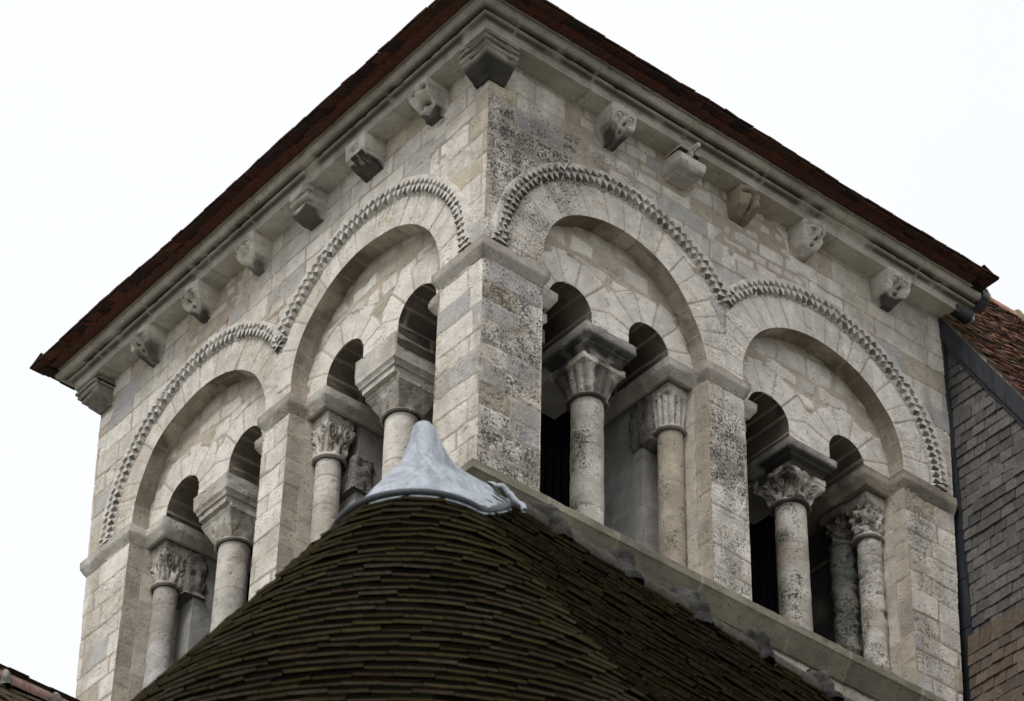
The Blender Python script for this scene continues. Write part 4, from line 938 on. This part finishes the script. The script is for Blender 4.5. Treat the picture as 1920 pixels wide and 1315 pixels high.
def slab(p, q, wdir, wd, x0, x1_, t=None):
    p, q, wdir = (np.array(v, float) for v in (p, q, wdir)); V = [p, q, q + wdir * wd, p + wdir * wd]; V = [np.array([x0, v[1], v[2]]) for v in V] + [np.array([x1_, v[1], v[2]]) for v in V]
    mb.add(V, [(0, 1, 2, 3), (7, 6, 5, 4), (0, 4, 5, 1), (1, 5, 6, 2), (2, 6, 7, 3), (3, 7, 4, 0)])
p0 = np.array([0, .10, 2.80 + slope * .10]); p1 = p0 + dv * 8
slab(p0 - nv * .15, p1 - nv * .15, nv, .165, GX - .09, GX + .01); 
slab(p0 - nv * .20, p1 - nv * .20, nv, .05, GX - .06, GX + .01)
slab((0, .30, 2.62), (0, .30, -9), (0, -1, 0), .33, GX - .075, GX)
slab((0, .02, -1.60), (0, -3.6, -1.60), (0, 0, -1), .16, GX - .075, GX)
for k in range(14): z = 2.3 - k * .62; slab((0, .28, z), (0, .28, z - .012), (0, -1, 0), .315, GX - .081, GX - .07)
o = mb.build('lead_flashing', LEAD_D, nave); o.data.transform(Matrix.Translation(-Vector(NP)))
mb = MB(); slab(p0 + nv * .014, p1 + nv * .014, nv, .045, GX - .05, GX + .03); o = mb.build('mortar_fillet', STONE, nave); o.data.transform(Matrix.Translation(-Vector(NP)))
o.data.color_attributes['Col'].data.foreach_set('color', np.tile([.30, .26, .21, .3], len(o.data.vertices)).astype(np.float32))
# nave roof
cs_, sn_ = 1 / math.hypot(1, slope), slope / math.hypot(1, slope)
def nmap(a, s, n): return np.stack([GX - .02 + a, ry - s * cs_ - n * sn_, rz + .11 - s * sn_ + n * cs_], -1)
Ls = (ry + 3.5) / cs_
tiles([(k * .105 + .1, -.07 + (k % 2) * .05, 6.0) for k in range(int(Ls / .105))], nmap, .105, .17, .018, np.vstack([REDS * np.array([.52, .66, .72]), REDS[:3] * np.array([.62, .8, .9]), [(.08, .055, .035), (.07, .06, .04)]]), 33, over=2.2, lift=1.7, jit=1.4, mat=TILE, name='roof_tiles', parent=nave, alpha=(0, 1), shade=.35)
def ridge_roll(name, o, A, L, r, mat, parent, PPos, col, seed, seg=.46, crest=None, drop=.0):
    o = np.array(o, float); A = np.array(A, float); A /= np.linalg.norm(A); B = np.array([-A[1], A[0], 0]); mb = MB(); n = int(L / .03); t = np.linspace(-.15 * math.pi, 1.15 * math.pi, 20)
    s, T = np.meshgrid(np.linspace(0, L, n), t); rr = r * (1 + .05 * (((s / seg) % 1) - .5)) + .004 * (fbm(np.stack([s, T, T * 0], -1), 6, 2, seed) - .5)
    P = o + s[..., None] * A + (rr * np.cos(T))[..., None] * B + (rr * np.sin(T))[..., None] * np.array([0, 0, 1])
    mb.add(P.reshape(-1, 3), gridfaces(n, 20).tolist(), np.array([*col, .1])); ob = mb.build(name, mat, parent, True); ob.data.transform(Matrix.Translation(-Vector(PPos)))
    if crest:
        k = 0; x = crest['start']
        while x < L:
            mc = MB(); nn, mm = 26, 20; a, q = np.meshgrid(np.linspace(0, 2 * math.pi, nn, endpoint=False), np.linspace(0, 1, mm))
            w_ = crest['w']; H = crest['h']
            rx = w_ * np.sqrt(np.clip(1 - q ** 2.6, 0, 1)) * (1 - .1 * q); ryy = crest['d'] * np.sqrt(np.clip(1 - q ** 3, 0, 1))
            lean = crest.get('lean', .25) * H * q
            Pp = np.stack([x + rx * np.cos(a) - lean, ryy * np.sin(a), -r * .9 + q * (H + r * .9)], -1)
            no = crest.get('rough', .5) * H * (fbm(Pp + seed + k * 7, 14, 4, seed) - .5)
            Pp = Pp + no[..., None] * np.stack([np.cos(a), np.sin(a), .5 + 0 * a], -1)
            G = o + Pp[..., :1] * A + Pp[..., 1:2] * B + Pp[..., 2:3] * np.array([0, 0, 1])
            c = np.array(crest['col']) * np.ones(a.shape + (1,)); c = mixc(c, np.array(crest['col2']), sstep(.45, .6, fbm(Pp + k, 12, 3, seed + 3)))
            al = np.full(a.shape, crest.get('al', .7)); mc.add(G.reshape(-1, 3), gridfaces(nn, mm, closed=True).tolist(), np.concatenate([c, al[..., None]], -1).reshape(-1, 4))
            oc = mc.build('mortar_crest', STONE, parent, True); oc.data.transform(Matrix.Translation(-Vector(PPos))); x += seg; k += 1
ridge_roll('ridge_tiles', (GX + .1, ry, rz + .03), (1, 0, 0), 6, .11, TILE, nave, NP, (.40, .23, .18), 5, .62, dict(start=.68, w=.07, d=.16, h=.16, col=(.28, .26, .22), col2=(.25, .19, .03), lean=.1, rough=.25, al=.6))

# ------------------------------------------------------------------ apse roof in the foreground
def cam_pt(px, py, depth):
    return CAMP + depth * (F_ + (px - 960) / FPX * R_ - (py - 657.5) / FPX * U_)
AE = cam_pt(792, 855, 15.0); psi = math.radians(5.0); AD = np.array([math.cos(psi), math.sin(psi), 0]); AN = np.array([math.sin(psi), -math.cos(psi), 0])
apse = empty('apse', (AE[0], AE[1], -21), 'apse with dark mossy tiled half-cone roof and pale lead cap, before the belfry', 'building'); AP = np.array(apse.location)
SS = np.linspace(-.4, 6.5, 700); al_ = np.radians(56.2 - 2.2 * np.clip(SS / 4, 0, 1.0)); dS = SS[1] - SS[0]
rS = np.cumsum(np.cos(al_)) * dS; hS = np.cumsum(np.sin(al_)) * dS; i0 = np.argmin(np.abs(SS)); rS -= rS[i0]; hS -= hS[i0]
def prof_(s): return np.interp(s, SS, rS), np.interp(s, SS, hS), np.interp(s, SS, al_)
def apmap(side):
    def f(a, s, n):
        # a >= 0: metres along the straight slope; a < 0: azimuth (radians) round the apse
        a = np.asarray(a, float); r, h, al2 = prof_(s); phi = np.clip(-a, 0, math.pi); x = np.clip(a, 0, None)
        dr = np.cos(phi)[..., None] * AN * side - np.sin(phi)[..., None] * AD
        rr = r + n * np.sin(al2); return AE + x[..., None] * AD + rr[..., None] * dr + np.stack([0 * rr, 0 * rr, -h + n * np.cos(al2)], -1)
    return f
AG = .089
TOP_SHADE = np.array([(.0035, .003, .002), (.003, .0025, .002), (.004, .003, .002), (.003, .003, .002), (.005, .003, .002)])  # tile tops near black, painting in the shadow gaps between courses
EDG = np.array([(.24, .21, .14), (.26, .22, .16), (.22, .20, .11), (.27, .24, .13), (.25, .19, .15)])  # mossy tan edges, coloured paler to read as lit
def slabs12(co, c, al, r, eg=1.):
    V = np.stack(co + [co[0], co[1], co[5], co[4]], 1); n = len(c)
    C = np.repeat(np.concatenate([c, 0 * al[:, None]], 1)[:, None], 12, 1); e = eg * EDG[r.integers(0, 5, n)] * r.uniform(.50, .95, n)[:, None]; C[:, 8:, :3] = e[:, None]; C[:, 8:, 3] = al[:, None]
    return V.reshape(-1, 3), C.reshape(-1, 4)
def arow(mode):
    R = []
    for k in range(5, 68):
        s = .12 + k * AG; r = float(prof_(s)[0])
        R.append((s, r))
    return R
class _AP: pass
def cone_tiles():
    r = np.random.default_rng(77); f = apmap(1); Vs = []; Cs = []
    for j, (s, rad) in enumerate(arow(0)):
        if s < .60: continue
        k = max(6, int(math.pi * rad / .165)); da = math.pi / k; i = np.arange(k + 1); lo = np.clip((i - (j % 2) * .5) * da, 0, math.pi); hi = np.clip((i + 1 - (j % 2) * .5) * da, 0, math.pi)
        ok = hi - lo > .01; lo, hi = lo[ok] + .0015 / rad, hi[ok] - .0015 / rad; n = len(lo); t = r.uniform(.010, .014, n); lf = t * 3.3 + r.uniform(0, .005, n); ds = r.normal(0, .004, n); tw_ = r.normal(0, .0013, n)
        s0 = s + ds; s1 = s0 - AG * 2.0; co = []
        for (aa, ss, nn) in ((lo, s0, lf - t + tw_), (hi, s0, lf - t - tw_), (hi, s1, -t * .2), (lo, s1, -t * .2), (lo, s0, lf + tw_), (hi, s0, lf - tw_), (hi, s1, t * .8), (lo, s1, t * .8)): co.append(f(-aa - 1e-6, ss, nn))
        v_, c_ = slabs12(co, TOP_SHADE[r.integers(0, 5, n)] * r.uniform(.7, 1.3, n)[:, None], r.uniform(.5, 1, n), r); Vs.append(v_); Cs.append(c_)
    for side in (1, -1):
        f = apmap(side)
        for j, (s, rad) in enumerate([(.12 + k * AG, 0) for k in range(-1, 68)]):
            L = 9.0; k = int(L / .165); i = np.arange(k + 1); x0 = .50 * max(0., 1 - (s * .8) / .50) ** .9 if s < .60 else 0.; x0 = max(x0, .46 if s < .1 else 0)
            pz = r.uniform(0, 1); lo = np.clip((i - pz) * .165, x0, L) + .002; hi = np.clip((i + 1 - pz) * .165, x0, L) - .002
            ok = hi - lo > .01; lo, hi = lo[ok], hi[ok]; n = len(lo); t = r.uniform(.010, .014, n); lf = t * 3.3 + r.uniform(0, .006, n); ds = r.normal(0, .005, n); tw_ = r.normal(0, .0016, n)
            s0 = s + ds; s1 = s0 - AG * 2.0; s1 = np.maximum(s1, -.02); co = []
            for (aa, ss, nn) in ((lo, s0, lf - t + tw_), (hi, s0, lf - t - tw_), (hi, s1, -t * .2), (lo, s1, -t * .2), (lo, s0, lf + tw_), (hi, s0, lf - tw_), (hi, s1, t * .8), (lo, s1, t * .8)): co.append(f(aa, ss, nn))
            v_, c_ = slabs12(co, TOP_SHADE[r.integers(0, 5, n)] * r.uniform(.6, 1.2, n)[:, None], r.uniform(.3, .7, n), r, .32); Vs.append(v_); Cs.append(c_)
    V = np.concatenate(Vs); n = len(V) // 12; b = np.arange(n)[:, None, None] * 12
    F = (b + np.array([(0, 3, 2, 1), (4, 5, 6, 7), (8, 9, 10, 11), (1, 2, 6, 5), (2, 3, 7, 6), (3, 0, 4, 7)])[None]).reshape(-1, 4)
    mesh_obj('roof_tiles', V - AP, F, MOSSY, apse, np.concatenate(Cs))
cone_tiles()
# roof bed under the tiles and round wall below
f = apmap(1); a_, s_ = np.meshgrid(np.linspace(0, math.pi, 60), np.linspace(.0, 6.2, 40)); mb = MB()
mb.add(f(-a_, s_, -.02 + 0 * s_).reshape(-1, 3), gridfaces(60, 40).tolist(), (.02, .018, .015, 0))
for side in (1, -1):
    f2 = apmap(side); a_, s_ = np.meshgrid(np.linspace(1e-6, 9, 8), np.linspace(.0, 6.2, 40)); mb.add(f2(a_, s_, -.02 + 0 * s_).reshape(-1, 3), gridfaces(8, 40).tolist(), (.02, .018, .015, 0))
o = mb.build('roof_bed', MOSSY, apse); o.data.transform(Matrix.Translation(-Vector(AP)))
re, he, _ = prof_(6.0); wr = float(re) - .35; zt_ = AE[2] - float(he) + .1
ph = np.linspace(0, math.pi, 50); pts = [AE[:2] + AD[:2] * 9 + AN[:2] * wr] + [AE[:2] + wr * (math.cos(p) * AN[:2] - math.sin(p) * AD[:2]) for p in ph] + [AE[:2] + AD[:2] * 9 - AN[:2] * wr]
n = len(pts); V = [(*p, zt_) for p in pts] + [(*p, -21.0) for p in pts]; mb = MB(); mb.add(V, [(i, i + 1, n + i + 1, n + i) for i in range(n - 1)] + [(n - 1, 0, n, 2 * n - 1)], (.5, .47, .42, .3))
o = mb.build('wall', STONE, apse); o.data.transform(Matrix.Translation(-Vector(AP)))
ridge_roll('ridge_tiles', AE + AD * .42 + np.array([0, 0, -.03]), AD, 8, .085, MOSSY, apse, AP, (.075, .07, .062), 8, .525,
           dict(start=.48, w=.07, d=.15, h=.15, col=(.085, .082, .078), col2=(.03, .028, .025), lean=.55, rough=.75, al=.9))
# lead cap: flared hat of revolution that runs out over the ridge
hat = [(0, .215), (.022, .212), (.042, .198), (.056, .172), (.064, .13), (.072, .07), (.083, .01), (.098, -.055), (.120, -.12), (.152, -.18), (.195, -.24), (.25, -.31)]
def hatr(s):
    pass
hz = np.array([p[1] for p in hat]); hr_ = np.array([p[0] for p in hat])
mb = MB(); m = 70; zz = np.concatenate([np.linspace(.215, .13, 14)[:-1], np.linspace(.13, -.55, m)])
LO = .052; BOT = -.55
cr = np.interp(zz, -hS[::-1], rS[::-1]) + LO                                  # just outside the tiled cone
hh = np.interp(zz, hz[::-1], hr_[::-1]); RR = np.where(zz > -.31, np.maximum(hh, np.where(zz < -.05, cr, 0)), cr)
for _ in range(6): RR[1:-1] = (RR[:-2] + RR[1:-1] * 2 + RR[2:]) / 4
nph = 72; ph, ii = np.meshgrid(np.linspace(0, math.pi, nph), np.arange(len(zz)))
def dimple(P): return .030 * (fbm(P, 5, 4, 4) - .5)
def capbuild(G, Nd, fl, nn_): G = G + Nd * (dimple(G) * sstep(.0, .15, AE[2] + .1 - G[..., 2]))[..., None]; mb.add(G.reshape(-1, 3), gridfaces(nn_, len(zz), flip=fl).tolist())
dr_ = np.cos(ph)[..., None] * AN - np.sin(ph)[..., None] * AD
r2 = RR[ii]; G = AE + r2[..., None] * dr_ + np.stack([0 * r2, 0 * r2, zz[ii]], -1); capbuild(G, dr_, False, nph)
nx = 60; xs = np.linspace(0, .53, nx)
for side in (1, -1):
    k = len(zz); X, I = np.meshgrid(xs, np.arange(k)); tx = X / .53
    crest = np.interp(X, [0, .04, .08, .12, .17, .24, .34, .53], [.215, .19, .13, .085, .055, .042, .045, .055])
    bot = BOT + .48 * tx ** 1.15; q_ = (.215 - zz[I]) / .765; Z = crest + (bot - crest) * q_
    cr2 = np.interp(Z, -hS[::-1], rS[::-1]) + LO; top_ = np.clip((crest - Z) / .09, 0, 1); ridg = np.where(Z > -.02, 0, cr2); ridg = np.maximum(cr2 * sstep(.02, -.06, Z), 0); ridg = np.maximum(ridg, .085 * np.sqrt(top_))
    wb = sstep(.0, .20, X); rad = RR[I] * (1 - wb) + ridg * wb; rad = np.where(I == 0, 0, rad); rad = np.maximum(rad, np.where(Z < -.1, cr2, 0))
    Nd = np.ones(X.shape + (1,)) * (AN * side)
    G = AE + X[..., None] * AD + (rad * side)[..., None] * AN + np.stack([0 * Z, 0 * Z, Z], -1); capbuild(G, Nd * (I > 3)[..., None], side > 0, nx)
o = mb.build('lead_cap', LEAD, apse, True); o.data.transform(Matrix.Translation(-Vector(AP)))
def tube(pts, r, name, mat, parent, PPos, n=10, col=(.5, .5, .5, 0)):
    pts = np.array(pts, float); T = np.gradient(pts, axis=0); T /= np.linalg.norm(T, axis=1)[:, None]; up = np.array([0, 0, 1.]); B = np.cross(T, up); B /= np.linalg.norm(B, axis=1)[:, None]; Cc = np.cross(B, T)
    a = np.linspace(0, 2 * math.pi, n, endpoint=False); rr = np.asarray(r) * np.ones(len(pts))
    V = pts[:, None] + rr[:, None, None] * (np.cos(a)[None, :, None] * B[:, None] + np.sin(a)[None, :, None] * Cc[:, None]); f = gridfaces(n, len(pts), closed=True).tolist(); f += [list(range(n)), list(range(n * (len(pts) - 1), n * len(pts)))[::-1]]
    mb = MB(); mb.add(V.reshape(-1, 3), f, col); ob = mb.build(name, mat, parent, True); ob.data.transform(Matrix.Translation(-Vector(PPos))); return ob
rb = float(np.interp(BOT, -hS[::-1], rS[::-1])) + LO
rim = [AE + rb * (math.cos(p) * AN - math.sin(p) * AD) + np.array([0, 0, BOT]) for p in np.linspace(math.pi, 0, 60)]
for x in np.linspace(.03, .48, 30):
    z = BOT + .48 * (x / .53) ** 1.15; r_ = float(np.interp(z, -hS[::-1], rS[::-1])) + LO; rim.append(AE + x * AD + r_ * AN + np.array([0, 0, z]))
tube(rim, .021, 'lead_cap_rim', LEAD_D, apse, AP)
tube([p + np.array([0, 0, -.032]) + AN * .012 for p in rim], .006, 'lead_cap_hem', LEAD, apse, AP)
# rolled, rumpled end of the sheet
rum = []
for q in np.linspace(-1, 1, 40):
    s_q = abs(q); z = .045 - .24 * s_q ** 1.3; r_ = max(0, float(np.interp(z, -hS[::-1], rS[::-1]))) + .085 * min(1, s_q * 3)
    rum.append(AE + AD * (.45 + .07 * s_q + .012 * math.sin(q * 17)) + AN * r_ * (1 if q > 0 else -1) + np.array([0, 0, z + .02 + .008 * math.sin(q * 23)]))
tube(rum, .015, 'lead_roll', LEAD, apse, AP)

# ------------------------------------------------------------------ chapel roof at lower left
CE = cam_pt(0, 1264, 20.0); psi = math.radians(2.1); CD = np.array([math.cos(psi), math.sin(psi), 0]); CN = np.array([math.sin(psi), -math.cos(psi), 0])
chap = empty('chapel', (CE[0], CE[1], -21), 'low chapel roof at lower left with pink ridge tiles and whitish mortar crests', 'building'); CP = np.array(chap.location)
pa = math.radians(55)
def cmap(side): return lambda a, s, n: CE + np.multiply.outer(a, CD) + np.multiply.outer(s * math.cos(pa) + n * math.sin(pa), CN * side) + np.stack([0 * a, 0 * a, -s * math.sin(pa) + n * math.cos(pa) + 0 * a - .085], -1)
CBR = np.array([(.022, .014, .010), (.018, .012, .009), (.03, .018, .012), (.015, .011, .009)])
for side in (1, -1): tiles([(k * .11 + .1, -2.5, 2.2) for k in range(20)], cmap(side), .11, .17, .02, CBR, 51, edge=(.6, (.16, .13, .09)), over=2.1, lift=1.6, mat=MOSSY, parent=chap, alpha=(0, .5))
ridge_roll('ridge_tiles', CE - CD * 2.5 + np.array([0, 0, -.055]), CD, 4.7, .075, TILE, chap, CP, (.22, .14, .115), 9, .41,
           dict(start=.055, w=.055, d=.12, h=.085, col=(.42, .41, .38), col2=(.14, .13, .115), lean=.2, rough=.22, al=.45))
V = []; wv_ = 1.25; zt_ = CE[2] - 2.0
c4 = [CE - CD * 2.4 + CN * wv_, CE + CD * 2.1 + CN * wv_, CE + CD * 2.1 - CN * wv_, CE - CD * 2.4 - CN * wv_]; mb = MB()
V = [(p[0], p[1], zt_) for p in c4] + [(p[0], p[1], -21) for p in c4] + [(*(CE - CD * 2.4)[:2], CE[2] - .15), (*(CE + CD * 2.1)[:2], CE[2] - .15)]
mb.add(V, [(0, 1, 5, 4), (1, 9, 2, 6, 5), (2, 3, 7, 6), (3, 8, 0, 4, 7), (0, 8, 9, 1), (2, 9, 8, 3)], (.5, .47, .42, .3)); o = mb.build('wall', STONE, chap); o.data.transform(Matrix.Translation(-Vector(CP)))

# ------------------------------------------------------------------ ground
gm = bpy.data.meshes.new('ground'); S_ = 2500
gm.from_pydata([(-S_, -S_, -21), (S_, -S_, -21), (S_, S_, -21), (-S_, S_, -21)], [], [(0, 1, 2, 3)]); gm.materials.append(GROUNDM)
go = bpy.data.objects.new('ground', gm); sc.collection.objects.link(go); go['kind'] = 'structure'
